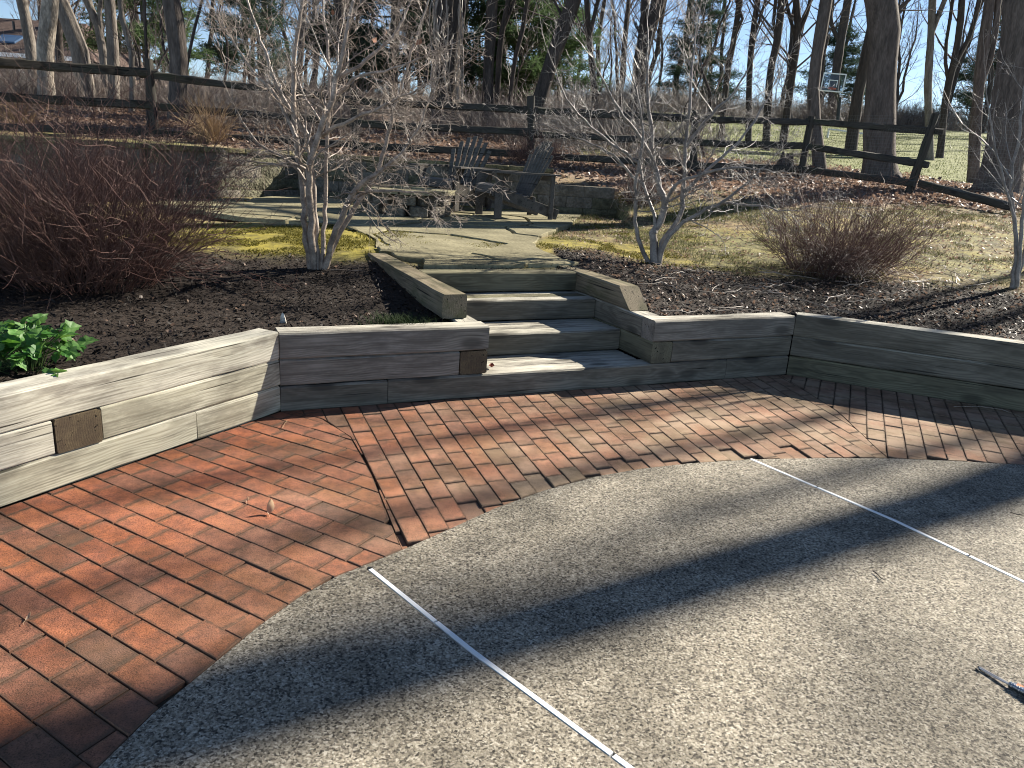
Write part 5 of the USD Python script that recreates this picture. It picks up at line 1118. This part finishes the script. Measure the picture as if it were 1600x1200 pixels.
for cz in (-.25, .2):
    q0 = bc + bu * cz; q1 = top + (pb - top) * (.12 - cz * .3); tb = Tubes(); tb.add([q0, q1], .045, 5); hp.part('support_arm', tb.mesh(), BLACK_M, True)

yg = 32.8; gb = at(1293, 217, yg); gb[2] = g1(gb[0], gb[1])
gl = thing('soccer_goal', 'low white metal soccer goal frame on the lawn behind the fence', 'goal', gb)
a, b = at(1295, 202, yg), at(1372, 212, yg - 3); q = b.copy(); q[2] = g1(b[0], b[1])
for nm, x, y in (('post', gb, a), ('post', q, b), ('crossbar', a, b)):
    tb = Tubes(); tb.add([x, y], .042, 6); gl.part(nm, tb.mesh(), WHITE_P, True)
for x in (a, b):
    tb = Tubes(); tb.add([x, [x[0] + .3, x[1] + 1.0, x[2] - .40]], .02, 6); gl.part('back_stay', tb.mesh(), WHITE_P, True)

yh = 46.0; ROOF = rough_mat('roof_shingle', (.13, .09, .075), (.085, .06, .05), 3.0, .5, .02, 12.0); SIDE = plain('siding_white', (.62, .61, .58), .7)
hL, hR = at(-330, 100, yh), at(122, 100, yh); ev = at(20, 84, yh)[2]; rd = at(10, 36, yh + 5)[2] + .3; gzh = g1(-28, yh)
hs = thing('house', 'white house with brown roof and skylight at the far left', 'house', ((hL[0] + hR[0]) / 2, yh + 5, gzh))
x0, x1, y0, y1 = hL[0], hR[0], yh + .6, yh + 10
hs.part('wall', bx((x1 - x0 - 1.0, y1 - y0, ev - gzh + 1), c=((x0 + x1) / 2, (y0 + y1) / 2, (ev + gzh - 1) / 2)), SIDE)
ym = (y0 + y1) / 2
v = np.array([(x0, y0 - .6, ev), (x1, y0 - .6, ev), (x1 - 2.2, ym, rd), (x0 + 2.2, ym, rd), (x0, y1 + .6, ev), (x1, y1 + .6, ev), (x0, y0 - .6, ev - .16), (x1, y0 - .6, ev - .16), (x0, y1 + .6, ev - .16), (x1, y1 + .6, ev - .16)])
f = [(0, 1, 2), (0, 2, 3), (4, 3, 2), (4, 2, 5), (0, 3, 4), (1, 5, 2), (6, 8, 9), (6, 9, 7)]
rf = hs.part('roof', (v, np.array(f)), ROOF)
for nm, (a, b) in {'fascia': ((x0, x1), y0 - .62), 'fascia_back': ((x0, x1), y1 + .62)}.items():
    hs.part('fascia', bx((a[1] - a[0] + .04, .05, .22), c=((a[0] + a[1]) / 2, b, ev - .07)), WHITE_P)
sl = unit([0, ym - y0 + .6, rd - ev]); c = at(14, 66, yh + 1.9); k = (c[1] - (y0 - .6)) / (ym - y0 + .6); c[2] = ev + (rd - ev) * k + .07
rf.part('skylight', bx((1.3, 1.1, .10), frame(c, [1, 0, 0], np.cross([1, 0, 0], sl))), plain('skylight_glass', (.05, .09, .16), .08, 0, .8)); 
pv = at(22, 46, yh + 3.4); tb = Tubes(); tb.add([pv - [0, 0, .5], pv + [0, 0, .45]], .07, 7); rf.part('vent_pipe', tb.mesh(), BLACK_M, True)
for u in (11, -60, -150):
    c = at(u, 92, yh + .58); c[2] = ev - .85; w_ = hs.part('window', bx((1.15, .06, .95), c=(c[0], y0 - .02, c[2])), WHITE_P); w_.part('pane', bx((.95, .02, .75), c=(c[0], y0 - .055, c[2])), plain('pane_dark', (.03, .035, .04), .1, 0, .8))
